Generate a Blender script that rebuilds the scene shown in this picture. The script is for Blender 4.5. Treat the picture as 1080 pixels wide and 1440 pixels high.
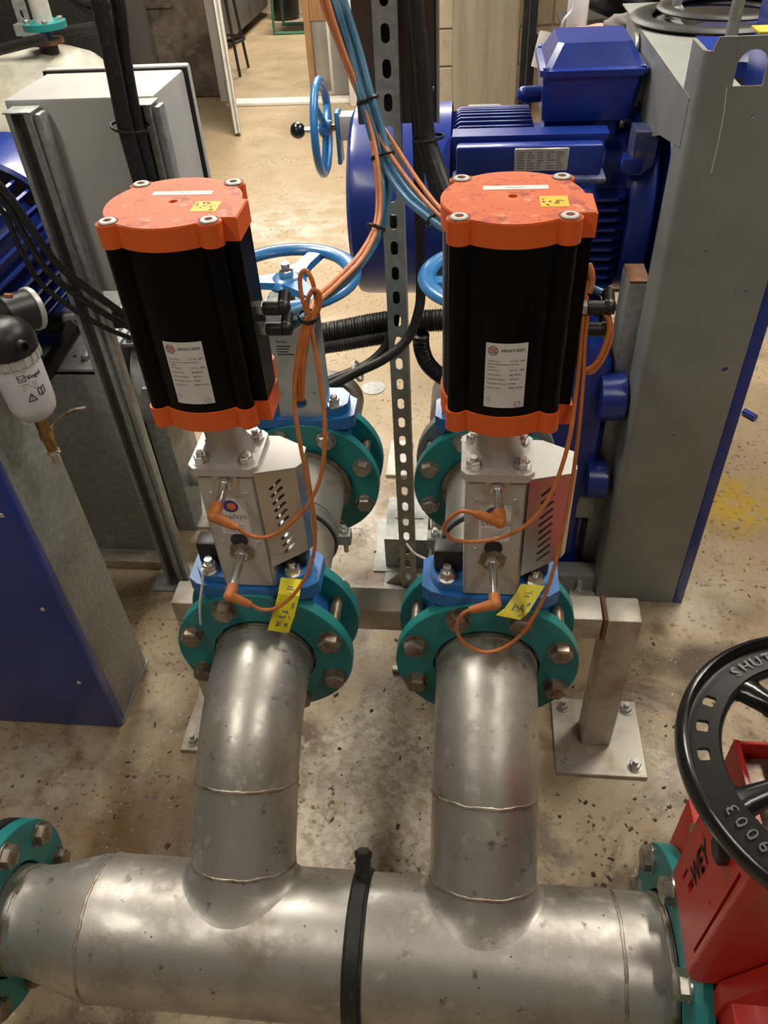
import bpy, bmesh, math, random
from mathutils import Vector, Matrix
for _o in list(bpy.data.objects): bpy.data.objects.remove(_o)
SC = bpy.context.scene
C = SC.collection
rnd = random.Random(7)
PI = math.pi

# ---------------------------------------------------------------- camera
FPX = 1090.2
CAM = Vector((0.1374, -0.7529, 1.6266))
ROWS = (Vector((0.99430832, 0.09419292, -0.04978605)),
        Vector((0.02628773, -0.66974771, -0.74212328)),
        Vector((-0.10324685, 0.73659059, -0.66841184)))
cd = bpy.data.cameras.new('camera')
cd.sensor_fit = 'VERTICAL'; cd.sensor_height = 36.0; cd.lens = FPX * 36.0 / 1440.0
cd.clip_start = 0.02; cd.clip_end = 60
cam = bpy.data.objects.new('camera', cd); C.objects.link(cam)
r_, d_, f_ = ROWS
cam.matrix_world = Matrix(((r_.x, -d_.x, -f_.x, CAM.x), (r_.y, -d_.y, -f_.y, CAM.y), (r_.z, -d_.z, -f_.z, CAM.z), (0, 0, 0, 1)))
SC.camera = cam

# ---------------------------------------------------------------- light
w = bpy.data.worlds.new('room_air'); SC.world = w; w.use_nodes = True
w.node_tree.nodes['Background'].inputs[0].default_value = (1.0, 0.93, 0.82, 1)
w.node_tree.nodes['Background'].inputs[1].default_value = 0.0
def ceiling_lamp(x, y, z, sx, sy, power, col=(1.0, 0.925, 0.80)):
    l = bpy.data.lights.new('ceiling_lamp_offscreen', 'AREA'); l.shape = 'RECTANGLE'; l.size = sx; l.size_y = sy
    l.energy = power; l.color = col
    o = bpy.data.objects.new('ceiling_lamp_offscreen', l); C.objects.link(o); o.location = (x, y, z)
    return o
ceiling_lamp(-1.1, 1.7, 3.05, 0.14, 1.5, 62)
ceiling_lamp(1.2, 1.5, 3.05, 0.14, 1.5, 58)
ceiling_lamp(-1.1, -0.9, 3.05, 0.14, 1.3, 19)
ceiling_lamp(1.2, -1.0, 3.05, 0.14, 1.3, 17)
ceiling_lamp(-0.6, 4.0, 3.05, 1.5, 0.14, 125)
ceiling_lamp(-1.4, 8.0, 3.05, 1.5, 0.14, 160)
SC.view_settings.view_transform = 'Standard'; SC.view_settings.look = 'None'
SC.view_settings.gamma = 1.0; SC.view_settings.use_curve_mapping = False
SC.view_settings.exposure = 0.08

# ---------------------------------------------------------------- helpers
def at(u, v, ax, val):
    d = ROWS[0] * ((u - 540) / FPX) + ROWS[1] * ((v - 720) / FPX) + ROWS[2]
    i = 'xyz'.index(ax)
    return CAM + d * ((val - CAM[i]) / d[i])

MATS = {}
def mat(name, col, rough=0.5, metal=0.0, col2=None, scale=20.0, lo=0.4, hi=0.65, bump=0.0, bscale=80.0, spec=0.5,
        specks=None, coat=0.0, rough2=None, detail=6.0, stretch=None, trans=0.0, layers=()):
    m = bpy.data.materials.new(name); m.use_nodes = True
    nt = m.node_tree; N = nt.nodes; L = nt.links; b = N['Principled BSDF']
    b.inputs['Roughness'].default_value = rough; b.inputs['Metallic'].default_value = metal
    b.inputs['Specular IOR Level'].default_value = spec; b.inputs['Coat Weight'].default_value = coat
    b.inputs['Coat Roughness'].default_value = 0.15
    if trans: b.inputs['Transmission Weight'].default_value = trans
    tc = N.new('ShaderNodeTexCoord'); vec = tc.outputs['Object']
    if stretch:
        mp = N.new('ShaderNodeMapping'); mp.inputs['Scale'].default_value = stretch; L.new(vec, mp.inputs['Vector']); vec = mp.outputs['Vector']
    def noise(sc, det=6.0):
        n = N.new('ShaderNodeTexNoise'); n.inputs['Scale'].default_value = sc; n.inputs['Detail'].default_value = det
        n.inputs['Roughness'].default_value = 0.62
        L.new(vec, n.inputs['Vector']); return n.outputs['Fac']
    def ramp(fac, a, c):
        r = N.new('ShaderNodeMapRange'); r.inputs['From Min'].default_value = a; r.inputs['From Max'].default_value = c
        L.new(fac, r.inputs['Value']); return r.outputs['Result']
    def mixc(fac, a, c):
        x = N.new('ShaderNodeMix'); x.data_type = 'RGBA'; L.new(fac, x.inputs['Factor'])
        for s, k in ((6, a), (7, c)):
            if isinstance(k, tuple): x.inputs[s].default_value = (*k, 1)
            else: L.new(k, x.inputs[s])
        return x.outputs[2]
    cur = tuple(col)
    if col2:
        f1 = ramp(noise(scale, detail), lo, hi); cur = mixc(f1, cur, tuple(col2))
        if rough2 is not None:
            rr = N.new('ShaderNodeMapRange'); rr.inputs['To Min'].default_value = rough; rr.inputs['To Max'].default_value = rough2
            L.new(f1, rr.inputs['Value']); L.new(rr.outputs['Result'], b.inputs['Roughness'])
    for (c3, sc3, a3, b3) in layers:
        cur = mixc(ramp(noise(sc3), a3, b3), cur, tuple(c3))
    if specks:
        c4, sc4, th4 = specks
        vo = N.new('ShaderNodeTexVoronoi'); vo.inputs['Scale'].default_value = sc4; L.new(vec, vo.inputs['Vector'])
        mu = N.new('ShaderNodeMath'); mu.operation = 'MULTIPLY'; vo.inputs['Randomness'].default_value = 1.0
        L.new(ramp(vo.outputs['Distance'], th4, th4 * 0.6), mu.inputs[0]); L.new(ramp(noise(sc4 * .33), .5, .6), mu.inputs[1])
        cur = mixc(mu.outputs[0], cur, tuple(c4))
    if isinstance(cur, tuple): b.inputs['Base Color'].default_value = (*cur, 1)
    else: L.new(cur, b.inputs['Base Color'])
    if bump:
        bp = N.new('ShaderNodeBump'); bp.inputs['Strength'].default_value = bump; bp.inputs['Distance'].default_value = 0.002
        L.new(noise(bscale), bp.inputs['Height']); L.new(bp.outputs['Normal'], b.inputs['Normal'])
    m.diffuse_color = (*col, 1)
    MATS[name] = m; return m

class MB:
    def __init__(s): s.bm = bmesh.new()
    def box(s, a, b, bev=0.0, seg=2, rot=None, pivot=None):
        a = Vector(a); b = Vector(b); c = (a + b) / 2; d = b - a
        t = bmesh.new(); bmesh.ops.create_cube(t, size=1.0)
        for v in t.verts: v.co = Vector((v.co.x * d.x, v.co.y * d.y, v.co.z * d.z)) + c
        if bev: bmesh.ops.bevel(t, geom=t.edges[:], offset=bev, segments=seg, affect='EDGES', profile=0.5)
        if rot is not None:
            p = Vector(pivot) if pivot else c
            for v in t.verts: v.co = rot @ (v.co - p) + p
        s._merge(t); return s
    def _merge(s, t):
        mp = {}
        for v in t.verts: mp[v] = s.bm.verts.new(v.co)
        for f in t.faces:
            try: s.bm.faces.new([mp[v] for v in f.verts])
            except ValueError: pass
        t.free()
    @staticmethod
    def frame(ax):
        ax = ax.normalized(); h = Vector((0, 0, 1)) if abs(ax.z) < 0.9 else Vector((1, 0, 0))
        u = ax.cross(h).normalized(); return u, ax.cross(u).normalized()
    def rings(s, R, cap0=True, cap1=True, closed=False):
        bm = s.bm; vs = [[bm.verts.new(p) for p in r] for r in R]; n = len(vs[0])
        m = len(vs)
        for i in range(m if closed else m - 1):
            A = vs[i]; B = vs[(i + 1) % m]
            for j in range(n):
                bm.faces.new((A[j], A[(j + 1) % n], B[(j + 1) % n], B[j]))
        if not closed:
            if cap0: bm.faces.new(vs[0][::-1])
            if cap1: bm.faces.new(vs[-1])
        return s
    def cyl(s, p, q, r, r2=None, n=24, cap=True, ph=0.0):
        p = Vector(p); q = Vector(q); u, v = s.frame(q - p); r2 = r if r2 is None else r2
        R = [[c + (u * math.cos(a) + v * math.sin(a)) * rr for a in [ph + 2 * PI * k / n for k in range(n)]] for c, rr in ((p, r), (q, r2))]
        return s.rings(R, cap, cap)
    def lathe(s, prof, base, axis, n=32, cap=True):
        base = Vector(base); ax = Vector(axis).normalized(); u, v = s.frame(ax)
        R = [[base + ax * h + (u * math.cos(a) + v * math.sin(a)) * max(r, 1e-5) for a in [2 * PI * k / n for k in range(n)]] for r, h in prof]
        return s.rings(R, cap, cap)
    def ring(s, c, axis, ro, ri, h, n=48):
        ax = Vector(axis).normalized(); c = Vector(c); u, v = s.frame(ax)
        prof = [(ri, 0), (ro - .0012, 0), (ro, .0012), (ro, h - .0012), (ro - .0012, h), (ri, h)]
        R = [[c + ax * hh + (u * math.cos(a) + v * math.sin(a)) * r for a in [2 * PI * k / n for k in range(n)]] for r, hh in prof]
        return s.rings(R, closed=True)
    def torus(s, c, axis, Rr, r, n=48, k=10, sy=1.0, sx=1.0):
        ax = Vector(axis).normalized(); c = Vector(c); u, v = s.frame(ax)
        R = []
        for i in range(n):
            a = 2 * PI * i / n; d = u * math.cos(a) + v * math.sin(a)
            R.append([c + d * (Rr + r * sx * math.cos(b)) + ax * (r * sy * math.sin(b)) for b in [2 * PI * j / k for j in range(k)]])
        return s.rings(R, closed=True)
    def tube(s, pts, r, n=10, cap=True, rad=None):
        pts = [Vector(p) for p in pts]; R = []; pu = None
        for i, p in enumerate(pts):
            t = (pts[min(i + 1, len(pts) - 1)] - pts[max(i - 1, 0)]).normalized()
            if pu is None: u, v = s.frame(t)
            else:
                u = pu - t * pu.dot(t)
                if u.length < 1e-6: u, v = s.frame(t)
                u.normalize(); v = t.cross(u)
            pu = u; rr = rad[i] if rad else r
            R.append([p + (u * math.cos(a) + v * math.sin(a)) * rr for a in [2 * PI * j / n for j in range(n)]])
        return s.rings(R, cap, cap)
    def prism(s, poly, f3, h0, h1):
        """poly: list of (a,b); f3(a,b,h)->xyz"""
        R = [[Vector(f3(a, b, h)) for a, b in poly] for h in (h0, h1)]
        return s.rings(R)
    def plate(s, outer, holes, f3, h0, h1):
        t = bmesh.new(); es = []
        for lp in [outer] + list(holes):
            vs = [t.verts.new((a, b, 0)) for a, b in lp]
            for i in range(len(vs)): es.append(t.edges.new((vs[i], vs[(i + 1) % len(vs)])))
        bmesh.ops.triangle_fill(t, use_beauty=True, use_dissolve=False, edges=es)
        t.verts.index_update()
        base = [(v.co.x, v.co.y) for v in t.verts]; fc = [[v.index for v in f.verts] for f in t.faces]
        ed = [(e.verts[0].index, e.verts[1].index) for e in t.edges if len(e.link_faces) == 1]
        t.free(); bm = s.bm
        A = [bm.verts.new(f3(a, b, h0)) for a, b in base]; B = [bm.verts.new(f3(a, b, h1)) for a, b in base]
        for f in fc:
            bm.faces.new([A[i] for i in f][::-1]); bm.faces.new([B[i] for i in f])
        for i, j in ed: bm.faces.new((A[i], A[j], B[j], B[i]))
        return s
    def sphere(s, c, r, n=16, sc=(1, 1, 1)):
        c = Vector(c); t = bmesh.new(); bmesh.ops.create_uvsphere(t, u_segments=n, v_segments=max(6, n // 2), radius=r)
        for v in t.verts: v.co = Vector((v.co.x * sc[0], v.co.y * sc[1], v.co.z * sc[2])) + c
        s._merge(t); return s
    def hexa(s, p, ax, r, h, ph=0.0, cham=True):
        """hex bolt head / nut from p along ax"""
        p = Vector(p); ax = Vector(ax).normalized(); u, v = s.frame(ax)
        def rg(hh, rr): return [p + ax * hh + (u * math.cos(a) + v * math.sin(a)) * rr for a in [ph + PI * k / 3 for k in range(6)]]
        R = [rg(0, r), rg(h * .82, r), rg(h, r * .84)] if cham else [rg(0, r), rg(h, r)]
        return s.rings(R)
    def build(s, name, m, parent=None, angle=38, kind=None):
        bm = s.bm; bmesh.ops.recalc_face_normals(bm, faces=bm.faces[:])
        off = Vector((0, 0, 0)); p = parent
        while p is not None: off += Vector(p.location); p = p.parent
        for v in bm.verts: v.co -= off
        me = bpy.data.meshes.new(name); bm.to_mesh(me); bm.free()
        me.shade_smooth(); me.set_sharp_from_angle(angle=math.radians(angle))
        me.materials.append(MATS[m]); o = bpy.data.objects.new(name, me); C.objects.link(o)
        if parent is not None: o.parent = parent
        if kind: o['kind'] = kind
        return o

def tag(o, label, cat, group=None):
    o['label'] = label; o['category'] = cat
    if group: o['group'] = group
    return o
def thing(name, label, cat, loc=(0, 0, 0), group=None):
    o = bpy.data.objects.new(name, None); C.objects.link(o); o.location = loc; o.empty_display_size = 0.05
    return tag(o, label, cat, group)
def copy_tree(o, parent=None):
    c = o.copy(); C.objects.link(c); c.parent = parent
    for ch in list(o.children): copy_tree(ch, c)
    return c
def struct(o):
    o['kind'] = 'structure'; return o
def spline(pts, k=8):
    P = [Vector(p) for p in pts]; P = [P[0] * 2 - P[1]] + P + [P[-1] * 2 - P[-2]]; out = []
    for i in range(1, len(P) - 2):
        a, b, c, d = P[i - 1], P[i], P[i + 1], P[i + 2]
        for j in range(k):
            t = j / k
            out.append(0.5 * ((2 * b) + (c - a) * t + (2 * a - 5 * b + 4 * c - d) * t * t + (3 * b - a - 3 * c + d) * t ** 3))
    out.append(P[-2]); return out
_tc = {}
def text_geo(txt):
    if txt in _tc: return _tc[txt]
    cu = bpy.data.curves.new('t', 'FONT'); cu.body = txt; cu.size = 1.0; cu.resolution_u = 2
    ob = bpy.data.objects.new('t', cu); C.objects.link(ob)
    dg = bpy.context.evaluated_depsgraph_get(); me = bpy.data.meshes.new_from_object(ob.evaluated_get(dg))
    g = ([(v.co.x, v.co.y) for v in me.vertices], [tuple(p.vertices) for p in me.polygons])
    bpy.data.objects.remove(ob); bpy.data.curves.remove(cu); bpy.data.meshes.remove(me)
    _tc[txt] = g; return g
def add_text(mb, txt, size, f3, a0, b0, width=None, sx=1.0):
    """f3(a,b)->xyz ; baseline start (a0,b0); optional width fits the text"""
    V, F = text_geo(txt)
    if not V: return
    x0 = min(v[0] for v in V); x1 = max(v[0] for v in V)
    kx = (width / (x1 - x0)) if width else size * sx
    vs = [mb.bm.verts.new(f3(a0 + (x - x0) * kx, b0 + y * size)) for x, y in V]
    for f in F:
        try: mb.bm.faces.new([vs[i] for i in f])
        except ValueError: pass
def flat_quad(mb, f3, a0, b0, a1, b1, n=1):
    for i in range(n):
        x0 = a0 + (a1 - a0) * i / n; x1 = a0 + (a1 - a0) * (i + 1) / n
        mb.bm.faces.new([mb.bm.verts.new(f3(*q)) for q in ((x0, b0), (x1, b0), (x1, b1), (x0, b1))])
def slot_poly(cx, cy, w, h, n=5):
    """vertical slot, full width w height h"""
    r = w / 2; o = []
    for k in range(n + 1): a = PI * k / n; o.append((cx + r * math.cos(a), cy + h / 2 - r + r * math.sin(a)))
    for k in range(n + 1): a = PI + PI * k / n; o.append((cx + r * math.cos(a), cy - h / 2 + r + r * math.sin(a)))
    return o
def circ_poly(cx, cy, r, n=16): return [(cx + r * math.cos(2 * PI * k / n), cy + r * math.sin(2 * PI * k / n)) for k in range(n)]

# ---------------------------------------------------------------- materials
mat('steel', (.54, .52, .485), .38, .80, col2=(.36, .335, .30), scale=13, lo=.42, hi=.66, bump=.22, bscale=45, rough2=.56, detail=10,
    layers=(((.27, .21, .15), 7.0, .56, .70), ((.58, .56, .52), 26, .56, .68), ((.20, .16, .125), 40, .62, .72)), specks=((.08, .06, .045), 60, .11))
mat('weld', (.46, .43, .38), .42, .8, col2=(.26, .19, .12), scale=30, lo=.4, hi=.65, bump=.6, bscale=160)
mat('galv', (.33, .345, .335), .5, .5, col2=(.43, .445, .43), scale=70, lo=.42, hi=.6, bump=.04, layers=(((.24, .245, .235), 4.0, .5, .75),))
mat('galv_dark', (.17, .175, .17), .55, .5, col2=(.25, .25, .24), scale=50, lo=.4, hi=.65)
mat('frame_grey', (.29, .305, .29), .52, .35, col2=(.235, .245, .23), scale=6, lo=.4, hi=.7, bump=.05, bscale=200, specks=((.08, .08, .08), 22, .05))
mat('white_galv', (.62, .60, .55), .55, .2, col2=(.48, .43, .35), scale=14, lo=.45, hi=.75, specks=((.25, .2, .15), 50, .1))
mat('tube_steel', (.54, .51, .45), .5, .5, col2=(.33, .25, .17), scale=9, lo=.46, hi=.68, specks=((.15, .1, .06), 45, .09))
mat('teal', (.016, .24, .24), .42, 0, col2=(.012, .185, .19), scale=12, lo=.4, hi=.7, bump=.03, specks=((.008, .12, .10), 45, .06))
mat('valve_blue', (.022, .16, .46), .40, 0, col2=(.018, .12, .36), scale=15, lo=.45, hi=.7, coat=.2, specks=((.4, .4, .38), 50, .045))
mat('wheel_blue', (.03, .20, .50), .33, 0, col2=(.025, .15, .40), scale=20, lo=.45, hi=.7, coat=.3, specks=((.5, .5, .5), 60, .06))
mat('motor_blue', (.009, .034, .27), .33, 0, col2=(.009, .028, .20), scale=10, lo=.45, hi=.7, coat=.25, bump=.04, specks=((.3, .28, .25), 40, .05))
mat('dusty_blue', (.05, .07, .20), .6, 0, col2=(.22, .19, .15), scale=30, lo=.5, hi=.68)
mat('orange', (.78, .125, .018), .40, 0, col2=(.70, .10, .015), scale=14, lo=.5, hi=.8)
mat('orange_dusty', (.62, .115, .030), .55, 0, col2=(.64, .17, .07), scale=16, lo=.48, hi=.66, specks=((.10, .025, .015), 190, .30), layers=(((.36, .05, .018), 40, .54, .64), ((.70, .30, .18), 55, .60, .70)))
mat('black_anod', (.003, .003, .004), .30, 0, spec=.09, col2=(.010, .009, .008), scale=8, lo=.5, hi=.8)
mat('black', (.010, .010, .010), .42, 0, col2=(.022, .021, .02), scale=25, lo=.45, hi=.7)
mat('black_rubber', (.013, .012, .011), .6, 0, col2=(.05, .045, .038), scale=30, lo=.52, hi=.72)
mat('black_dusty', (.012, .012, .012), .48, 0, col2=(.06, .055, .05), scale=120, lo=.56, hi=.70)
mat('black_cast', (.010, .010, .010), .33, 0, spec=.42, col2=(.02, .019, .018), scale=25, lo=.5, hi=.7, bump=.05)
mat('black_enamel', (.008, .008, .009), .24, 0, coat=.4, col2=(.014, .014, .014), scale=12, lo=.5, hi=.7)
mat('alu', (.56, .55, .53), .44, .45, col2=(.46, .45, .43), scale=18, lo=.45, hi=.7)
mat('alu_polished', (.60, .575, .55), .20, .85, col2=(.50, .47, .44), scale=10, lo=.4, hi=.7, rough2=.3)
mat('alu_top', (.56, .55, .53), .5, .3, col2=(.50, .48, .45), scale=14, lo=.45, hi=.7, specks=((.2, .16, .12), 120, .12))
mat('bolt', (.50, .48, .44), .34, .85, col2=(.28, .23, .17), scale=60, lo=.45, hi=.68)
mat('bolt_dirty', (.36, .32, .27), .42, .75, col2=(.20, .14, .09), scale=50, lo=.4, hi=.62, bump=.1)
mat('chrome', (.66, .65, .63), .27, .9)
mat('black_letter', (.035, .034, .033), .38, 0, spec=.4)
mat('brass', (.46, .28, .10), .35, .9, col2=(.30, .18, .07), scale=40, lo=.4, hi=.7)
mat('copper', (.50, .17, .07), .4, .5)
mat('white_plastic', (.72, .71, .74), .35, 0, col2=(.66, .65, .68), scale=8, lo=.45, hi=.7, spec=.5)
mat('cream_plastic', (.52, .50, .45), .5)
mat('label', (.72, .70, .68), .5, 0, col2=(.66, .64, .62), scale=20, lo=.4, hi=.7)
mat('print_black', (.02, .02, .022), .6)
mat('print_grey', (.20, .19, .19), .6)
mat('print_red', (.50, .06, .04), .6)
mat('logo_blue', (.05, .05, .22), .5)
mat('logo_orange', (.75, .17, .06), .5)
mat('sticker_yellow', (.80, .50, .03), .5, 0, col2=(.75, .42, .02), scale=60, lo=.45, hi=.7)
mat('tag_yellow', (.86, .76, .02), .45, 0, col2=(.80, .66, .02), scale=40, lo=.5, hi=.75)
mat('cable_orange', (.58, .19, .05), .45, 0, col2=(.44, .13, .035), scale=60, lo=.45, hi=.7)
mat('cable_salmon', (.66, .25, .10), .45, 0, col2=(.55, .18, .06), scale=60, lo=.45, hi=.7)
mat('cable_blue', (.07, .21, .36), .33, 0, col2=(.05, .16, .29), scale=40, lo=.45, hi=.7, specks=((.4, .38, .34), 90, .06))
mat('red', (.56, .022, .015), .42, 0, col2=(.48, .018, .012), scale=10, lo=.4, hi=.7, coat=.15)
mat('encl_grey', (.50, .50, .49), .5, 0, col2=(.46, .455, .44), scale=8, lo=.4, hi=.7, specks=((.12, .11, .1), 40, .05))
mat('panel_brown', (.13, .105, .095), .35, .7, col2=(.19, .13, .10), scale=3, lo=.4, hi=.7)
mat('tank_cream', (.47, .46, .39), .5, 0, col2=(.33, .25, .14), scale=5, lo=.50, hi=.68, layers=(((.36, .36, .30), 9, .5, .62),))
mat('white_paint', (.72, .70, .66), .5, 0, col2=(.55, .52, .48), scale=12, lo=.55, hi=.75)
mat('door_grey', (.55, .53, .50), .5)
mat('wood', (.36, .20, .095), .5, 0, col2=(.27, .14, .06), scale=8, lo=.4, hi=.7, stretch=(8, 8, .6))
mat('concrete_wall', (.29, .24, .19), .85, 0, col2=(.12, .098, .078), scale=4, lo=.42, hi=.62, bump=.5, bscale=40, layers=(((.36, .32, .26), 12, .56, .7),))
mat('block', (.46, .38, .28), .85, 0, col2=(.38, .31, .22), scale=14, lo=.4, hi=.7, bump=.6, bscale=120)
mat('mortar', (.36, .30, .22), .9, 0, bump=.3)
mat('plaster', (.21, .20, .18), .8, 0, col2=(.18, .17, .15), scale=4, lo=.4, hi=.7)
mat('duct', (.40, .385, .35), .38, .7, col2=(.30, .28, .25), scale=3, lo=.4, hi=.7, stretch=(6, 6, .4))
mat('green_tube', (.05, .20, .13), .4)
mat('rust', (.20, .09, .045), .8, 0, col2=(.10, .05, .03), scale=40, lo=.4, hi=.7, bump=.4)
mat('grey_cloth', (.20, .18, .165), .9, 0, bump=.6, bscale=200)
mat('white_cloth', (.72, .69, .62), .9, 0, bump=.3)
mat('pink_cloth', (.60, .36, .28), .9)
mat('yellow', (.75, .52, .03), .5)
mat('debris', (.045, .03, .02), .85, 0, col2=(.10, .07, .045), scale=60, lo=.4, hi=.6)
mat('debris_light', (.55, .50, .42), .7)

def floor_material():
    m = bpy.data.materials.new('floor_concrete'); m.use_nodes = True; nt = m.node_tree; N = nt.nodes; L = nt.links; b = N['Principled BSDF']
    tc = N.new('ShaderNodeTexCoord'); vec = tc.outputs['Object']
    def noise(sc, det=8, rg=.6, dist=0.0):
        n = N.new('ShaderNodeTexNoise'); n.inputs['Scale'].default_value = sc; n.inputs['Detail'].default_value = det
        n.inputs['Roughness'].default_value = rg; n.inputs['Distortion'].default_value = dist; L.new(vec, n.inputs['Vector']); return n.outputs['Fac']
    def rg(f, a, c):
        r = N.new('ShaderNodeMapRange'); r.inputs['From Min'].default_value = a; r.inputs['From Max'].default_value = c; L.new(f, r.inputs['Value']); return r.outputs['Result']
    def mix(f, a, c):
        x = N.new('ShaderNodeMix'); x.data_type = 'RGBA'; L.new(f, x.inputs['Factor'])
        for s, k in ((6, a), (7, c)):
            if isinstance(k, tuple): x.inputs[s].default_value = (*k, 1)
            else: L.new(k, x.inputs[s])
        return x.outputs[2]
    def mul(a, c):
        x = N.new('ShaderNodeMath'); x.operation = 'MULTIPLY'; L.new(a, x.inputs[0]); L.new(c, x.inputs[1]); return x.outputs[0]
    def blob(cx, cy, r0, r1, wob=.25, sx=1.0, sy=1.0):
        mp = N.new('ShaderNodeMapping'); mp.inputs['Location'].default_value = (-cx * sx, -cy * sy, 0); mp.inputs['Scale'].default_value = (sx, sy, 0)
        L.new(vec, mp.inputs['Vector']); ln = N.new('ShaderNodeVectorMath'); ln.operation = 'LENGTH'; L.new(mp.outputs['Vector'], ln.inputs[0])
        ad = N.new('ShaderNodeMath'); ad.operation = 'MULTIPLY_ADD'; L.new(noise(7), ad.inputs[0]); ad.inputs[1].default_value = wob; L.new(ln.outputs['Value'], ad.inputs[2])
        return rg(ad.outputs[0], r1 + wob * .5, r0 + wob * .5)
    c = mix(rg(noise(1.6), .36, .66), (.44, .335, .205), (.37, .275, .165))
    near = blob(0, -.1, .9, 1.7, .9)
    c = mix(mul(rg(noise(3.0, dist=.8), .45, .70), rg(noise(14), .3, .7)), c, (.47, .375, .25))
    c = mix(mul(near, rg(noise(5.5, dist=.8), .48, .62)), c, (.155, .100, .056))
    c = mix(mul(near, mul(rg(noise(2.6, dist=1.4), .50, .62), rg(noise(30), .38, .62))), c, (.37, .28, .18))
    # old stains with their own outlines
    c = mix(mul(blob(-.07, .10, .14, .26, .35, 1.1, .8), rg(noise(18), .34, .54)), c, (.54, .46, .35))
    c = mix(mul(blob(-.05, .02, .18, .28, .35, 1.2, .8), rg(noise(44), .44, .58)), c, (.66, .60, .50))
    c = mix(mul(blob(-.235, .235, .03, .075, .12), rg(noise(24), .36, .52)), c, (.13, .072, .032))
    c = mix(mul(blob(-.19, .93, .05, .20, .3, 1, .7), rg(noise(14), .40, .56)), c, (.62, .54, .47))
    c = mix(mul(blob(-.85, 3.3, .1, .6, .6), rg(noise(9), .42, .62)), c, (.58, .52, .44))
    c = mix(mul(blob(-.85, .05, .08, .30, .4, .7, 1.4), rg(noise(12), .38, .58)), c, (.45, .39, .31))
    c = mix(blob(-.50, .0, .05, .22, .4, .7, 1.0), c, (.20, .112, .046))
    c = mix(blob(.74, .50, .04, .10, .16, .55, 1.1), c, (.10, .066, .036))
    c = mix(mul(blob(.95, 1.12, .06, .17, .2), rg(noise(20), .3, .5)), c, (.48, .31, .045))
    c = mix(mul(blob(.76, .72, .04, .16, .25), rg(noise(10), .3, .6)), c, (.58, .50, .39))
    c = mix(mul(rg(noise(60, det=3), .58, .66), rg(noise(4), .42, .58)), c, (.10, .066, .04))
    c = mix(mul(rg(noise(85, det=3), .62, .68), rg(noise(6), .45, .6)), c, (.55, .48, .38))
    vo = N.new('ShaderNodeTexVoronoi'); vo.inputs['Scale'].default_value = 26; L.new(vec, vo.inputs['Vector'])
    c = mix(mul(rg(vo.outputs['Distance'], .16, .08), rg(noise(3), .48, .6)), c, (.09, .06, .035))
    L.new(c, b.inputs['Base Color'])
    rr = N.new('ShaderNodeMapRange'); rr.inputs['To Min'].default_value = .30; rr.inputs['To Max'].default_value = .62
    L.new(rg(noise(3.2), .4, .62), rr.inputs['Value']); L.new(rr.outputs['Result'], b.inputs['Roughness'])
    bu = N.new('ShaderNodeBump'); bu.inputs['Strength'].default_value = .35; bu.inputs['Distance'].default_value = .004
    L.new(noise(45), bu.inputs['Height']); L.new(bu.outputs['Normal'], b.inputs['Normal'])
    MATS['floor_concrete'] = m
floor_material()
# ================================================================ room
struct(MB().box((-4.2, -2.6, -.10), (3.2, 12.2, 0)).build('floor', 'floor_concrete'))
struct(MB().box((-4.2, -2.6, 3.2), (3.2, 12.2, 3.3)).build('ceiling', 'plaster'))
struct(MB().box((-4.3, -2.6, 0), (-4.2, 12.2, 3.2)).build('wall_left', 'plaster'))
struct(MB().box((3.2, -2.6, 0), (3.3, 12.2, 3.2)).build('wall_right', 'plaster'))
struct(MB().box((-4.2, -2.7, 0), (3.2, -2.6, 3.2)).build('wall_front', 'plaster'))
struct(MB().box((-4.2, 12.2, 0), (3.2, 12.3, 3.2)).build('wall_far', 'plaster'))
wb = struct(MB().box((-.72, 5.63, 0), (3.2, 5.80, 3.2)).build('wall_back', 'mortar'))
bl = None; bh, bw = .237, .46
for r in range(5):
    for k in range(9):
        x0 = -.72 + (k - (.5 if r % 2 else 0)) * bw; x1 = x0 + bw
        x0 = max(x0, -.72)
        if x1 > 3.2 or x1 - x0 < .1: continue
        MB().box((x0 + .006, 5.615, r * bh + .006), (x1 - .006, 5.66, (r + 1) * bh - .006), .004, 1).build('block', 'block', wb)
wc = struct(MB().box((-4.2, 5.95, 0), (-1.86, 6.25, 3.2), .03, 2).build('wall_pillar', 'concrete_wall'))
for z, h, x0, x1 in ((.62, .035, -2.9, -2.15), (.86, .05, -2.8, -2.2), (1.06, .03, -2.9, -2.1), (1.25, .04, -2.75, -2.2)):
    MB().box((x0, 5.935, z), (x1, 5.96, z + h), .006, 1).build('cast_ledge', 'concrete_wall', wc)
struct(MB().box((-1.86, 5.80, 0), (-1.78, 5.98, 2.2), .008).build('trim_1', 'white_paint'))
struct(MB().box((-.80, 5.58, 0), (-.72, 5.82, 2.2), .008).build('trim_2', 'white_paint'))
struct(MB().box((-1.78, 5.66, 0), (-.80, 5.80, .025), .006).build('trim_3', 'white_paint'))
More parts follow.
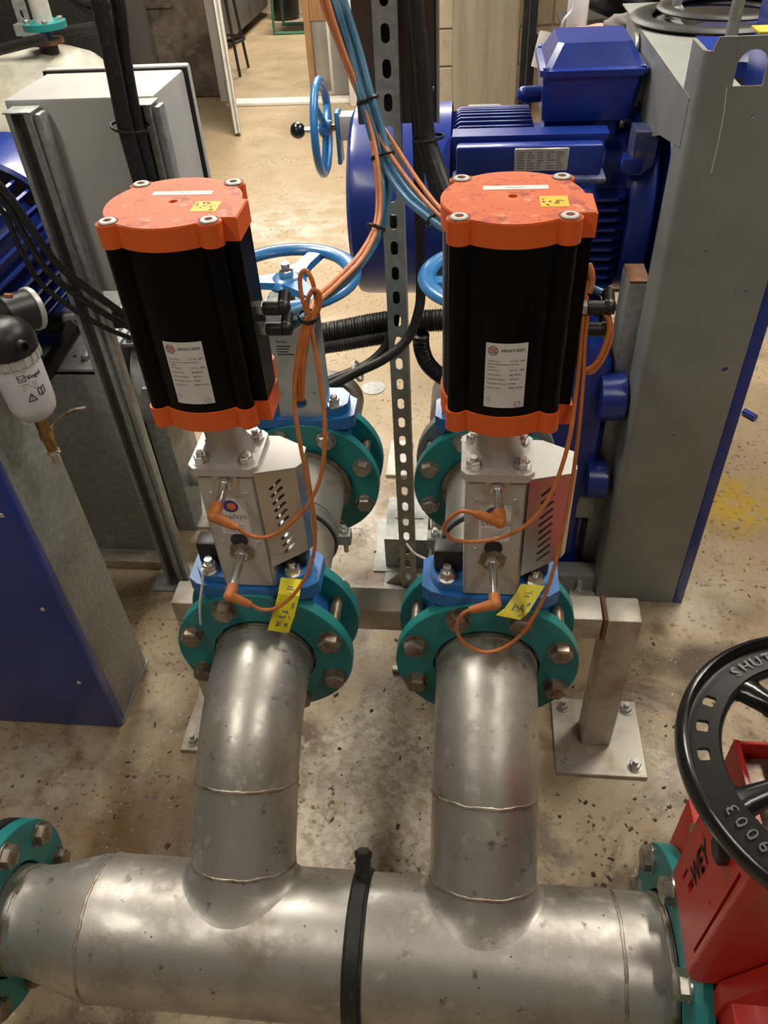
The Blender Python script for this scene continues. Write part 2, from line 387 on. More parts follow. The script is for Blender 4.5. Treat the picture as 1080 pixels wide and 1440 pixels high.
# open white door, hinged at the left jamb
dm = MB(); dvec = (Vector((-1.50, 4.90, 0)) - Vector((-1.80, 5.86, 0))).normalized(); dn = Vector((-dvec.y, dvec.x, 0)); dh = Vector((-1.80, 5.86, 0))
def dbox(m, a0, a1, t0, t1, z0, z1, bev=.004):
    t = MB(); t.box((a0, t0, z0), (a1, t1, z1), bev, 1)
    for v in t.bm.verts: v.co = dh + dvec * v.co.x + dn * v.co.y + Vector((0, 0, v.co.z))
    m._merge(t.bm)
m = MB(); dbox(m, 0, 1.0, -.012, .012, .02, 2.1)
door = struct(m.build('door_1', 'door_grey'))
for a0, a1, z0, z1 in ((0, .10, .02, 2.1), (.90, 1.0, .02, 2.1), (.1, .9, .02, .16), (.1, .9, .95, 1.05), (.1, .9, 2.0, 2.1)):
    m = MB(); dbox(m, a0, a1, -.022, .022, z0, z1); m.build('door_rail', 'white_paint', door)
# wooden door leaf in the next room on the right side of the opening
wd = struct(MB().box((-1.16, 5.93, .02), (-1.11, 5.98, 2.1), .004).build('door_2', 'wood'))
MB().box((-1.11, 5.94, .50), (-.90, 5.975, 2.1), .003).build('upper_panel', 'wood', wd)
MB().box((-1.11, 5.95, .02), (-.92, 5.965, .50), .002).build('kick_plate', 'duct', wd)
MB().box((-.99, 5.93, .02), (-.965, 5.95, .50), .002).build('mullion', 'white_paint', wd)
struct(MB().box((-.95, 5.82, 0), (-.72, 5.9, 2.2)).build('wall_reveal', 'plaster'))

# furniture beyond the doorway
t = thing('metal_cabinet', 'low grey metal cabinet in the next room behind white door', 'cabinet', (-2.7, 8.7, 0))
MB().box((-3.3, 7.7, .08), (-2.22, 9.4, .62), .01).build('body', 'galv_dark', t)
MB().box((-3.35, 7.66, .62), (-2.18, 9.45, .66), .006).build('top', 'cream_plastic', t)
MB().box((-2.215, 7.72, .1), (-2.205, 8.5, .6), .004).build('door', 'galv_dark', t)
MB().box((-2.215, 8.54, .1), (-2.205, 9.36, .6), .004).build('door', 'galv_dark', t)
t = thing('stool', 'black tubular bar stool standing beside the open white door', 'stool', (-2.05, 6.75, 0))
for dx, dy in ((.16, .16), (.16, -.16), (-.16, .16), (-.16, -.16)):
    MB().tube([(-2.05 + dx, 6.75 + dy, 0), (-2.05 + dx * .7, 6.75 + dy * .7, .72)], .013, 8).build('leg', 'black', t)
MB().torus((-2.05, 6.75, .25), (0, 0, 1), .20, .010, 24, 8).build('foot_ring', 'black', t)
MB().lathe([(.0, 0), (.17, 0), (.18, .01), (.18, .05), (.16, .065), (0, .065)], (-2.05, 6.75, .71), (0, 0, 1), 24, False).build('seat', 'black', t)
t = thing('tube_chair', 'chair with green tubular steel frame on the next room floor', 'chair', (-1.5, 8.6, 0))
for s in (-.24, .24):
    MB().tube(spline([(-1.9, 8.5 + s, .46), (-1.92, 8.5 + s, .04), (-1.86, 8.5 + s, .015), (-1.2, 8.5 + s, .015), (-1.14, 8.5 + s, .05), (-1.1, 8.5 + s, .85)], 6), .014, 8).build('side_frame', 'green_tube', t)
MB().box((-1.92, 8.24, .45), (-1.2, 8.76, .49), .015).build('seat', 'black', t)
MB().box((-1.15, 8.24, .58), (-1.10, 8.76, .88), .012).build('backrest', 'black', t)
tag(MB().lathe([(.0, 0), (.13, 0), (.15, .05), (.16, .42), (.13, .44), (0, .44)], (-1.96, 9.1, 0), (0, 0, 1), 20, False).build('waste_bin', 'black'), 'black cylindrical waste bin beside the low grey cabinet', 'bin')

# tall galvanised duct by the block wall
tag(MB().box((-.02, 4.9, 0), (.40, 5.3, 3.19), .02).build('square_duct', 'duct'), 'tall brushed metal square duct standing before the block wall', 'duct')
# ================================================================ stainless manifold in front
HY, HZ, HR = -.345, .392, .102
BX = (-.1776, .1776)
PR = .077
mf = thing('pipe_manifold', 'stainless steel header pipe with two upward branches and teal flanges', 'pipe', (0, HY, HZ - HR))
R = []
prof = [(-.535, .0775), (-.50, .077), (-.485, .0785), (-.44, .090), (-.405, .0995), (-.385, .102), (.43, .102)]
hm = MB(); hm.lathe([(r, x) for x, r in prof[5:]], (0, HY, HZ), (1, 0, 0), 64).build('header_pipe', 'steel', mf)
MB().lathe([(r, x) for x, r in prof[:6]], (0, HY, HZ), (1, 0, 0), 64).build('reducer', 'steel', mf)
def weld(c, ax, r, t=.0017, n=72):
    ax = Vector(ax).normalized(); u, v = MB.frame(ax); Rg = []
    for i in range(n):
        a = 2 * PI * i / n; d = u * math.cos(a) + v * math.sin(a); k = t * (1 + .35 * math.sin(i * 2.4) * rnd.random()); o = ax * .0012 * math.sin(i * .9) * rnd.random()
        Rg.append([Vector(c) + o + d * (r + k * .8 * math.cos(b)) + ax * k * 1.5 * math.sin(b) for b in [2 * PI * j / 8 for j in range(8)]])
    return MB().rings(Rg, closed=True)
weld((-.386, HY, HZ), (1, 0, 0), HR).build('weld_bead', 'weld', mf)
weld((.363, HY, HZ), (1, 0, 0), HR).build('weld_bead', 'weld', mf)
weld((-.512, HY, HZ), (1, 0, 0), .0775).build('weld_bead', 'weld', mf)
weld((.424, HY, HZ), (1, 0, 0), .102, .003).build('weld_bead', 'weld', mf)
A45 = Vector((0, -math.sqrt(.5), -math.sqrt(.5))); V45 = Vector((0, -math.sqrt(.5), math.sqrt(.5))); UX = Vector((1, 0, 0))
Y0, RB, LB = -.020, .225, .122
for bx in BX:
    arc = [Vector((bx, .012, .624)), Vector((bx, Y0, .624))]
    for k in range(1, 13):
        a = PI / 4 * k / 12; arc.append(Vector((bx, Y0 - RB * math.sin(a), .624 - RB * (1 - math.cos(a)))))
    MB().tube(arc, PR, 56).build('elbow', 'steel', mf)
    e = arc[-1]; rc = e + A45 * LB
    MB().tube([e, e + A45 * LB * .5, rc], PR, 56).build('branch_pipe', 'steel', mf)
    weld(e, A45, PR, .0018).build('weld_bead', 'weld', mf); weld(rc, A45, PR, .0018).build('weld_bead', 'weld', mf)
    weld((bx, Y0 + .014, .624), (0, 1, 0), PR + .0008, .002).build('weld_bead', 'weld', mf)
    # extruded collar blending into the header
    ax0 = Vector((bx, HY, HZ)); D = (ax0 - rc).dot(A45); n = 64
    off = (ax0 - rc) - A45 * D
    Rg = [[] for _ in range(9)]
    for i in range(n):
        a = 2 * PI * i / n; cu, cv = math.cos(a), math.sin(a)
        def pt(rad, depth=None):
            p, q = rad * cu, rad * cv
            if depth is None:
                qq = min(abs(q), HR * .985); depth = D - math.sqrt(HR * HR - qq * qq) + .0008
            return rc + UX * p + V45 * q + A45 * depth
        P0 = pt(PR, 0); P1 = pt(PR + .001); P2 = pt(PR + .021)
        for k in range(9):
            tt = k / 8; Rg[k].append(P0 * (1 - tt) ** 2 + P1 * 2 * tt * (1 - tt) + P2 * tt * tt)
    MB().rings(Rg, False, False).build('collar', 'steel', mf)
def flange(c, ax, ro, ri, h, mname, parent, bolts=8, bc=None, head=.0175, hh=.0135, side=-1, stud=None, bm='bolt_dirty', ph=PI / 8):
    """ring from c along ax (thickness h); bolt heads on the face at c when side=-1"""
    ax = Vector(ax).normalized(); c = Vector(c)
    f = MB().ring(c, ax, ro, ri, h, 72).build('flange', mname, parent)
    u, v = MB.frame(ax)
    for k in range(bolts):
        a = ph + 2 * PI * k / bolts; p = c + (u * math.cos(a) + v * math.sin(a)) * bc
        b = MB(); q = p if side < 0 else p + ax * h; d = -ax if side < 0 else ax
        b.cyl(q, q + d * .003, head * 1.12, n=20); b.hexa(q + d * .003, d, head, hh, rnd.random() * 1.0)
        if stud: b.cyl(q, q - d * stud, .0098, n=12)
        b.build('bolt', bm, f)
    return f
for bx in BX:
    flange((bx, 0, .624), (0, 1, 0), .1425, .083, .020, 'teal', mf, 8, .120)
    MB().lathe([(PR, 0), (.104, 0), (.104, .007), (PR, .007)], (bx, .016, .624), (0, 1, 0), 48, False).build('stub_collar', 'steel', mf)
flange((-.53, HY, HZ), (-1, 0, 0), .1425, .082, .022, 'teal', mf, 8, .120, stud=.07)
flange((.43, HY, HZ), (1, 0, 0), .170, .108, .024, 'teal', mf, 8, .1475, head=.0185, stud=.08, bm='bolt')
# the mating flange and coupling further left
t = thing('end_coupling', 'black rubber coupling bolted behind the teal flange of the header', 'coupling', (-.62, HY, HZ - .14))
MB().lathe([(.08, 0), (.13, 0), (.142, .008), (.142, .022), (.12, .03), (.10, .06), (.12, .09), (.142, .10), (.142, .12), (.08, .12)], (-.5525, HY, HZ), (-1, 0, 0), 48, False).build('bellows', 'black_rubber', t)
flange((-.6725, HY, HZ), (-1, 0, 0), .1425, .082, .022, 'teal', t, 8, .120, side=1)
# strap clamp round the header
t = thing('strap_clamp', 'black steel strap clamp around the middle of the header pipe', 'clamp', (.003, HY, 0))
MB().ring((-.008, HY, HZ), (1, 0, 0), .1085, .1015, .020, 64).build('strap', 'black_dusty', t)
MB().ring((-.011, HY, HZ), (1, 0, 0), .1055, .1012, .027, 64).build('rubber_liner', 'black_rubber', t)
cp = Vector((.003, HY + .072, HZ + .083))
cdv = Vector((0, .655, .755))
MB().tube([cp - cdv * .004, cp + cdv * .026], .0115, 10).build('lug', 'black_dusty', t)
MB().hexa(cp + cdv * .024, cdv, .013, .010).build('bolt', 'black', t)
MB().box((-.03, HY - .03, 0), (.036, HY + .03, .008), .002).build('foot_plate', 'galv', t)
MB().cyl((.003, HY, .008), (.003, HY, HZ - .104), .012, n=16).build('support_rod', 'galv', t)

# ================================================================ support frame
t = thing('support_frame', 'galvanised square tube support frame bolted to floor beneath the valves', 'frame', (0, .28, 0))
MB().box((-.457, .250, .39), (.410, .313, .45), .004).build('beam', 'tube_steel', t)
weldm = MB()
for px0, px1 in ((-.457, -.391), (.418, .484)):
    MB().box((px0, .248, .010), (px1, .312, .388 if px0 < 0 else .450), .005).build('post', 'tube_steel', t)
    cx = (px0 + px1) / 2 + .007
    pl = MB().box((cx - .1, .174, 0), (cx + .1, .374, .010), .0015, 1).build('base_plate', 'tube_steel', t)
    for dx in (-.074, .074):
        for dy in (-.074, .074):
            b = MB(); p = Vector((cx + dx, .274 + dy, .010))
            b.cyl(p, p + Vector((0, 0, .003)), .016, n=20); b.hexa(p + Vector((0, 0, .003)), (0, 0, 1), .0135, .011, rnd.random()); b.cyl(p, p + Vector((0, 0, .026)), .0065, n=12)
            b.build('anchor_bolt', 'alu', pl)
MB().box((.4115, .2488, .3888), (.4185, .3122, .4508), .0015).build('weld_seam', 'rust', t)

# ================================================================ knife gate valve with pneumatic actuator
CY = .05
def act_prof(inset=0.0, n=360):
    r0 = .073 - inset; ls = .0127 - inset; o = []
    for i in range(n):
        a = 2 * PI * i / n; c, s = math.cos(a), math.sin(a); best = r0
        for lx in (-.0527, .0527):
            for ly in (-.0527, .0527):
                d = lx * c + ly * s; q = ls * ls - (lx * lx + ly * ly - d * d)
                if q > 0 and d > 0: best = max(best, d + math.sqrt(q))
        if c > 0:
            tx = (.0797 - inset) / c; yy = tx * s
            lo, hi = -.046 + inset, .006 - inset
            if lo <= yy <= hi: best = max(best, tx)
            elif yy < lo and s < 0: best = max(best, lo / s if lo / s * c <= .0797 - inset else 0)
            elif yy > hi and s > 0 and hi / s * c <= .0797 - inset: best = max(best, hi / s)
        o.append((best * c, best * s))
    return o
def make_valve(ux, label, lab_tilt):
    t = thing('knife_gate_valve', label, 'valve', (ux, CY, .51), 'actuated knife gate valves')
    W = lambda x, y, z: (ux + x, y, z)
    # blue body
    poly = [(-.083, .757), (-.083, .70)]
    for k in range(31):
        a = math.radians(143 + (397 - 143) * k / 30); poly.append((.108 * math.cos(a), .624 + .108 * math.sin(a)))
    poly += [(.083, .70), (.083, .757)]
    body = MB().prism(poly, lambda a, b, h: W(a, h, b), .024, .078).build('valve_body', 'valve_blue', t)
    MB().cyl(W(-.03, .023, .735), W(.03, .023, .735), .011, n=16).build('boss', 'valve_blue', body)
    pl = [(-.1, .024), (-.085, .012), (-.05, .003), (.05, .003), (.085, .012), (.1, .024), (.1, .078), (.085, .09), (.05, .097), (-.05, .097), (-.085, .09), (-.1, .078)]
    MB().prism(pl, lambda a, b, h: W(a, b, h), .752, .777).build('top_flange', 'valve_blue', t)
    gl = [(-.088, .035), (-.075, .016), (-.045, .012), (.045, .012), (.075, .016), (.088, .035), (.088, .06), (.072, .08), (-.072, .08), (-.088, .06)]
    g = MB().prism(gl, lambda a, b, h: W(a, b, h), .777, .793).build('packing_gland', 'valve_blue', t)
    for s in (-1, 1):
        b = MB(); p = Vector(W(s * .063, .026, .793)); b.cyl(p, p + Vector((0, 0, .003)), .0135, n=18); b.hexa(p + Vector((0, 0, .003)), (0, 0, 1), .0115, .012); b.cyl(p + Vector((0, 0, -.03)), p + Vector((0, 0, .024)), .006, n=12)
        b.build('gland_bolt', 'chrome', g)
        b = MB(); p = Vector(W(s * .063, .072, .793)); b.hexa(p, (0, 0, 1), .0115, .012); b.cyl(p, p + Vector((0, 0, .02)), .006, n=12); b.build('gland_bolt', 'chrome', g)
    MB().box(W(-.083, .038, .793), W(-.041, .068, .835), .004).build('blade_guard', 'black', t)
    MB().box(W(.041, .038, .793), W(.083, .068, .835), .004).build('blade_guard', 'black', t)
    # aluminium housing
    ho = MB().box(W(-.0405, .009, .776), W(.0405, .084, .996), .006, 3).build('housing', 'alu', t)
    MB().box(W(-.036, .0078, .782), W(.036, .0095, .99), .0007, 1).build('front_strip', 'alu', ho)
    # guard sheet with louvre slots
    A = Vector(W(.0405, .006, 0)); B = Vector(W(.094, .020, 0)); wdt = (B - A).length; ux_ = (B - A).normalized(); nn = Vector((ux_.y, -ux_.x, 0))
    zb0, zb1, zt = .824, .848, .998
    def gf(a, b, h): return A + ux_ * a + nn * h + Vector((0, 0, b))
    holes = []
    for k in range(10):
        zc = .976 - k * .0132; xa = .017 + .0004 * k; dx, dz = .017, .0155; wv = .0021
        d = Vector((dx, dz)).normalized(); pv = Vector((-d.y, d.x)) * wv
        p0 = Vector((xa, zc - dz / 2)); p1 = p0 + Vector((dx, dz))
        holes.append([tuple(q) for q in (p0 + pv, p0 - pv, p1 - pv, p1 + pv)])
    guard = MB().plate([(0, zb0), (wdt, zb1), (wdt, zt), (0, zt)], holes, gf, -.0012, 0).build('guard_sheet', 'alu_polished', t)
    gs = MB()
    Cc = [(.094, .020), (.1005, .030), (.1005, .064), (.06, .088), (.0405, .088)]
    for k in range(len(Cc) - 1):
        (xa, ya), (xb, yb) = Cc[k], Cc[k + 1]
        vs = [W(xa, ya, zb1), W(xb, yb, zb1), W(xb, yb, zt), W(xa, ya, zt)]
        gs.bm.faces.new([gs.bm.verts.new(v) for v in vs])
    gs.build('guard_side', 'alu_polished', guard)
    MB().prism([(.0405, .006)] + Cc, lambda a, b, h: W(a, b, h), .997, .9995).build('guard_top', 'alu_top', guard)
    MB().prism([(.0405, .006)] + Cc, lambda a, b, h: W(a, b, h), zb1, zb1 + .001).build('guard_bottom', 'alu_polished', guard)
    # square mounting plate, four nuts
    mp = [(-.046, .012), (-.038, .003), (.038, .003), (.046, .012), (.046, .082), (.038, .090), (-.038, .090), (-.046, .082)]
    mpl = MB().prism(mp, lambda a, b, h: W(a, b, h), .9955, 1.0075).build('mounting_plate', 'alu', t)
    for sx in (-1, 1):
        for sy in (-1, 1):
            b = MB(); p = Vector(W(sx * .0307, .0465 + sy * .0265, 1.0075)); b.cyl(p, p + Vector((0, 0, .0022)), .0118, n=20); b.hexa(p + Vector((0, 0, .0022)), (0, 0, 1), .0098, .0085, rnd.random()); b.cyl(p, p + Vector((0, 0, .0155)), .005, n=12)
            b.build('nut', 'chrome', mpl)
    MB().lathe([(.0345, 0), (.0345, .003), (.030, .010), (.0272, .022), (.0262, .04), (.0262, .085)], W(0, .048, 1.0075), (0, 0, 1), 40).build('neck', 'alu', t)
    # actuator
    po, pi_ = act_prof(0), act_prof(.0022)
    f3 = lambda a, b, h: W(a, CY + b, h)
    MB().prism(po, f3, 1.086, 1.1125).build('lower_cover', 'orange', t, 50)
    MB().prism(pi_, f3, 1.1125, 1.309).build('cylinder_body', 'black_anod', t, 50)
    hs = [circ_poly(sx * .0527, sy * .0527, .0046, 14) for sx in (-1, 1) for sy in (-1, 1)] + [circ_poly(0, 0, .0048, 14)]
    uc = MB().plate(po, hs, f3, 1.309, 1.3325).build('upper_cover', 'orange', t, 50)
    MB().plate(act_prof(.001), hs, f3, 1.3325, 1.3335).build('cover_top', 'orange_dusty', uc, 50)
    for sx in (-1, 1):
        for sy in (-1, 1):
            p = Vector(W(sx * .0527, CY + sy * .0527, 1.3330))
            s = MB().ring(p, (0, 0, 1), .0092, .0045, .0022, 24).build('cover_screw', 'alu_top', uc)
            MB().ring(p - Vector((0, 0, .0002)), (0, 0, 1), .0108, .0090, .0010, 24).build('screw_recess', 'rust', uc)
    st = MB().box(W(-.030, CY + .018, 1.3333), W(.037, CY + .029, 1.3339), .0002, 1).build('name_strip', 'label', uc)
    pm = MB(); add_text(pm, 'Armaturen', .0045, lambda a, b: W(a, b, 1.3341), -.006, CY + .0215); pm.build('print', 'print_grey', uc)
    ys = MB().box(W(.026, CY - .030, 1.3333), W(.054, CY - .002, 1.3339), .0002, 1).build('yellow_sticker', 'sticker_yellow', uc)
    pm = MB()
    for k in range(14):
        a0 = .028 + rnd.random() * .02; b0 = CY - .028 + rnd.random() * .022; flat_quad(pm, lambda a, b: W(a, b, 1.3341), a0, b0, a0 + .001 + rnd.random() * .003, b0 + .0012 + .0015 * rnd.random())
    pm.build('print', 'print_black', uc)
    # curved type label
    rl = .0735 - .0022 + .0006
    def lf(a, b, e=0.0): ang = -PI / 2 + a / rl; return W((rl + e) * math.cos(ang), CY + (rl + e) * math.sin(ang), b)
    lm = MB(); flat_quad(lm, lf, -.0225, 1.1255, .0225, 1.2065, 12); lab = lm.build('type_label', 'label', t)
    e2 = lambda a, b: lf(a, b, .0003)
    pm = MB(); add_text(pm, 'ARMATUREN', .0052, e2, -.0062, 1.1965, width=.0255)
    zz = 1.1845
    rows = [('Product Type:', 'KC 25 - 40M', .0030), ('Double Acting Pneumatic Actuator', '', .0030), ('Magnetic', '', .0030), ('Part Number:', 'KC 25 - 40M', .0030), ('', '', 0), ('Serial Number:', '80CRN26', .0030), ('', '', 0),
            ('Manufacturing Date:', '2020-07', .0030), ('', '', 0), ('Max Supply Pressure:', '10 Bar', .0032), ('', '', 0), ('Output Force:', '3901 & Nm', .0034)]
    for l, v, sz in rows:
        if l: add_text(pm, l, sz * .8, e2, -.0195, zz)
        if v: add_text(pm, v, sz, e2, .0045, zz)
        zz -= .0038 if l else .0018
    for k in range(20):
        for cx_, cz_, rr_, pr in ((-.0145, 1.1975, .0054, 0), (.0150, 1.1305, .0034, 0), (-.0175, 1.1365, .0022, 0)):
            a0, a1 = 2 * PI * k / 20, 2 * PI * (k + 1) / 20
            vs = [pm.bm.verts.new(e2(cx_ + r * math.cos(a), cz_ + r * math.sin(a))) for a, r in ((a0, rr_), (a1, rr_), (a1, rr_ * .86), (a0, rr_ * .86))]
            pm.bm.faces.new(vs)
    pm.build('print', 'print_black', lab)
    pm = MB()
    for k in (-1, 0, 1): flat_quad(pm, e2, -.0180, 1.1970 + k * .0022, -.0110, 1.1982 + k * .0022, 3)
    pm.build('logo', 'print_red', lab)
    # air fittings on the side box
    for z in (1.222, 1.196):
        p = Vector(W(.0775, .028, z)); q = MB(); q.hexa(p, (1, 0, 0), .0085, .008, .4); fi = q.build('air_fitting', 'chrome', t)
        q = MB(); q.cyl(p + Vector((.008, 0, 0)), p + Vector((.026, 0, 0)), .0078, n=18); q.sphere(p + Vector((.030, 0, .001)), .0088, 14); q.cyl(p + Vector((.030, 0, 0)), p + Vector((.036, 0, 0)), .0072, n=16)
        q.cyl(p + Vector((.030, .002, .002)), p + Vector((.030, .016, .010)), .0070, n=16); q.build('push_elbow', 'black', fi)
    # inductive sensors on the housing front
    for z, yl in ((.984, -.040), (.852, -.058)):
        s = MB(); s.hexa(W(0, .0078, z), (0, -1, 0), .020, .0022, .3, False); s_o = s.build('sensor', 'bolt_dirty' if z < .9 else 'alu_polished', t)
        MB().hexa(W(0, .006, z), (0, -1, 0), .0105, .006, .2).build('lock_nut', 'chrome', s_o)
        s = MB(); s.cyl(W(0, .008, z), W(.002, yl + .012, z - .001), .0060, n=18); s.cyl(W(.002, yl + .012, z - .001), W(.002, yl, z - .001), .0066, n=18); s.build('barrel', 'chrome', s_o)
    MB().cyl(W(0, .009, .876), W(0, .0065, .876), .0125, n=20).build('plug', 'black', ho)
    # maker's plate
    W2 = lambda a, b: W(a, .0072, b)
    np = MB(); flat_quad(np, W2, -.021, .888, .021, .955); npo = np.build('maker_plate', 'label', ho)
    W3 = lambda a, b: W(a, .0069, b)
    q = MB(); q.bm.faces.new([q.bm.verts.new(W3(-.001 + .011 * math.cos(2 * PI * k / 28), .940 + .011 * math.sin(2 * PI * k / 28))) for k in range(28)]); q.build('logo_disc', 'logo_blue', npo)
    W4 = lambda a, b: W(a, .0067, b)
    q = MB(); q.bm.faces.new([q.bm.verts.new(W4(.0005 + .0062 * math.cos(2 * PI * k / 24), .940 + .0062 * math.sin(2 * PI * k / 24))) for k in range(24)]); q.build('logo_flame', 'logo_orange', npo)
    q = MB(); add_text(q, 'Stafsjö', .0125, W3, -.0185, .9175, width=.038)
    for k in range(6): flat_quad(q, W3, -.017, .911 - k * .0038, -.017 + .018 + rnd.random() * .014, .9117 - k * .0038)
    q.build('print', 'print_grey', npo)
    for x, z in ((-.024, .962), (.024, .962), (-.024, .872), (.027, .872)):
        MB().sphere(W(x, .0075, z), .0032, 10, (1, .5, 1)).build('rivet', 'chrome', ho)
    # rear flange belongs to the downstream pipe; studs run through the valve
    for k in range(8):
        a = PI / 8 + 2 * PI * k / 8
        if math.sin(a) > -.95:
            MB().cyl(W(.12 * math.cos(a), .018, .624 + .12 * math.sin(a)), W(.12 * math.cos(a), .083, .624 + .12 * math.sin(a)), .0098, n=14).build('stud', 'bolt_dirty', t)
    return t
vL = make_valve(BX[0], 'black pneumatic valve actuator with orange covers nearer the grey enclosure', 0)
vR = make_valve(BX[1], 'black pneumatic valve actuator with orange covers in front of the big blue motor', 0)
def sheet_tag(name, pts, label, prints=True):
    """pts: rows of (left,right) 3d points from the top down"""
    m = MB(); N = len(pts); nrm = (Vector(pts[0][1]) - Vector(pts[0][0])).cross(Vector(pts[-1][0]) - Vector(pts[0][0])).normalized() * .0004
    A = [[m.bm.verts.new(Vector(p) + s * nrm) for p in row] for row in pts for s in (1,)]; B = [[m.bm.verts.new(Vector(p) - nrm) for p in row] for row in pts]
    for i in range(N - 1):
        m.bm.faces.new((A[i][0], A[i][1], A[i + 1][1], A[i + 1][0])); m.bm.faces.new((B[i][1], B[i][0], B[i + 1][0], B[i + 1][1]))
        for k in (0, 1): m.bm.faces.new((A[i][k], A[i + 1][k], B[i + 1][k], B[i][k]))
    m.bm.faces.new((A[0][0], B[0][0], B[0][1], A[0][1])); m.bm.faces.new((A[-1][1], B[-1][1], B[-1][0], A[-1][0]))
    o = tag(m.build(name, 'tag_yellow'), label, 'tag', 'yellow valve tags')
    def uv(a, b):
        f = b * (N - 1); i = min(int(f), N - 2); f -= i
        l = Vector(pts[i][0]).lerp(Vector(pts[i + 1][0]), f); r = Vector(pts[i][1]).lerp(Vector(pts[i + 1][1]), f)
        p = l.lerp(r, a); return p + (nrm if nrm.y < 0 else -nrm) * 1.6
    q = MB()
    def stroke(P, wd=.028):
        for (a0, b0), (a1, b1) in zip(P[:-1], P[1:]):
            d = Vector((a1 - a0, b1 - b0)); 
            if d.length < 1e-4: continue
            e = Vector((-d.y, d.x)).normalized() * wd; e.y *= .5
            q.bm.faces.new([q.bm.verts.new(uv(*v)) for v in ((a0 + e.x, b0 + e.y), (a0 - e.x, b0 - e.y), (a1 - e.x, b1 - e.y), (a1 + e.x, b1 + e.y))])
    stroke([(.45, .30), (.42, .62)]); stroke([(.62, .30), (.6, .62)]); stroke([(.45, .30), (.62, .30)]); stroke([(.42, .62), (.6, .62)])
    stroke([(.33, .52), (.33, .72), (.6, .72), (.6, .62)]); stroke([(.6, .60), (.82, .72)]); stroke([(.75, .5), (.85, .46), (.85, .54), (.75, .54)])
    stroke([(.3, .80), (.4, .88), (.3, .9), (.45, .82), (.5, .9)]); stroke([(.68, .82), (.72, .88), (.8, .82), (.8, .9)]); stroke([(.35, .22), (.7, .22)]); stroke([(.4, .17), (.65, .17)])
    q.build('print', 'print_grey', o)
    return o
sheet_tag('valve_tag', [(at(395, 812, 'y', .012), at(425, 815, 'y', .012)), (at(391, 835, 'y', -.012), at(421, 838, 'y', -.012)), (at(384, 862, 'y', -.024), at(414, 866, 'y', -.024)), (at(376, 886, 'y', -.032), at(406, 890, 'y', -.032))],
          'yellow printed tag hanging straight down from valve below the grey enclosure side')
sheet_tag('valve_tag', [(at(733, 821, 'y', .010), at(766, 824, 'y', .010)), (at(722, 838, 'y', -.006), at(755, 842, 'y', -.006)), (at(710, 855, 'y', -.020), at(744, 860, 'y', -.020)), (at(697, 865, 'y', -.034), at(732, 872, 'y', -.034))],
          'yellow printed tag curled outwards over teal flange by the steel post')

# ================================================================ pipe spools between the valves
for i, bx in enumerate(BX):
    t = thing('pipe_spool', ('steel pipe spool with teal flanges behind the valve, clear of the slotted strut', 'steel pipe spool with teal flanges passing beside the slotted strut')[i], 'pipe', (bx, .26, .53), 'pipe spools behind the actuated valves')
    MB().tube([(bx, .082, .624), (bx, .2, .624), (bx, .456, .624)], .0765, 56).build('pipe', 'tube_steel', t)
    flange((bx, .082, .624), (0, 1, 0), .1425, .0768, .020, 'teal', t, 8, .120, side=1)
    flange((bx, .434, .624), (0, 1, 0), .1425, .083, .020, 'teal', t, 8, .120, bm='bolt')
    MB().lathe([(.0765, 0), (.086, .002), (.086, .008), (.0765, .014)], (bx, .420, .624), (0, 1, 0), 48, False).build('collar', 'bolt_dirty', t)
    t = thing('pipe_clamp', ('two-bolt steel pipe clamp around the spool clear of the strut', 'two-bolt steel pipe clamp around the spool beside the strut')[i], 'clamp', (bx, .28, .45), 'pipe clamps on the support frame')
    MB().ring((bx, .268, .624), (0, 1, 0), .0825, .0760, .026, 56).build('band', 'galv', t)
    MB().ring((bx, .262, .624), (0, 1, 0), .0790, .0762, .038, 56).build('rubber_liner', 'black_rubber', t)
    for s in (-1, 1):
        e = MB().box((bx + s * .080, .268, .612), (bx + s * .105, .294, .636), .002).build('ear', 'galv', t)
        b = MB(); b.hexa((bx + s * .093, .281, .636), (0, 0, 1), .009, .008); b.cyl((bx + s * .093, .281, .585), (bx + s * .093, .281, .65), .0045, n=10); b.build('clamp_bolt', 'chrome', e)
    MB().box((bx - .02, .262, .450), (bx + .02, .300, .546), .002).build('stand', 'galv', t)
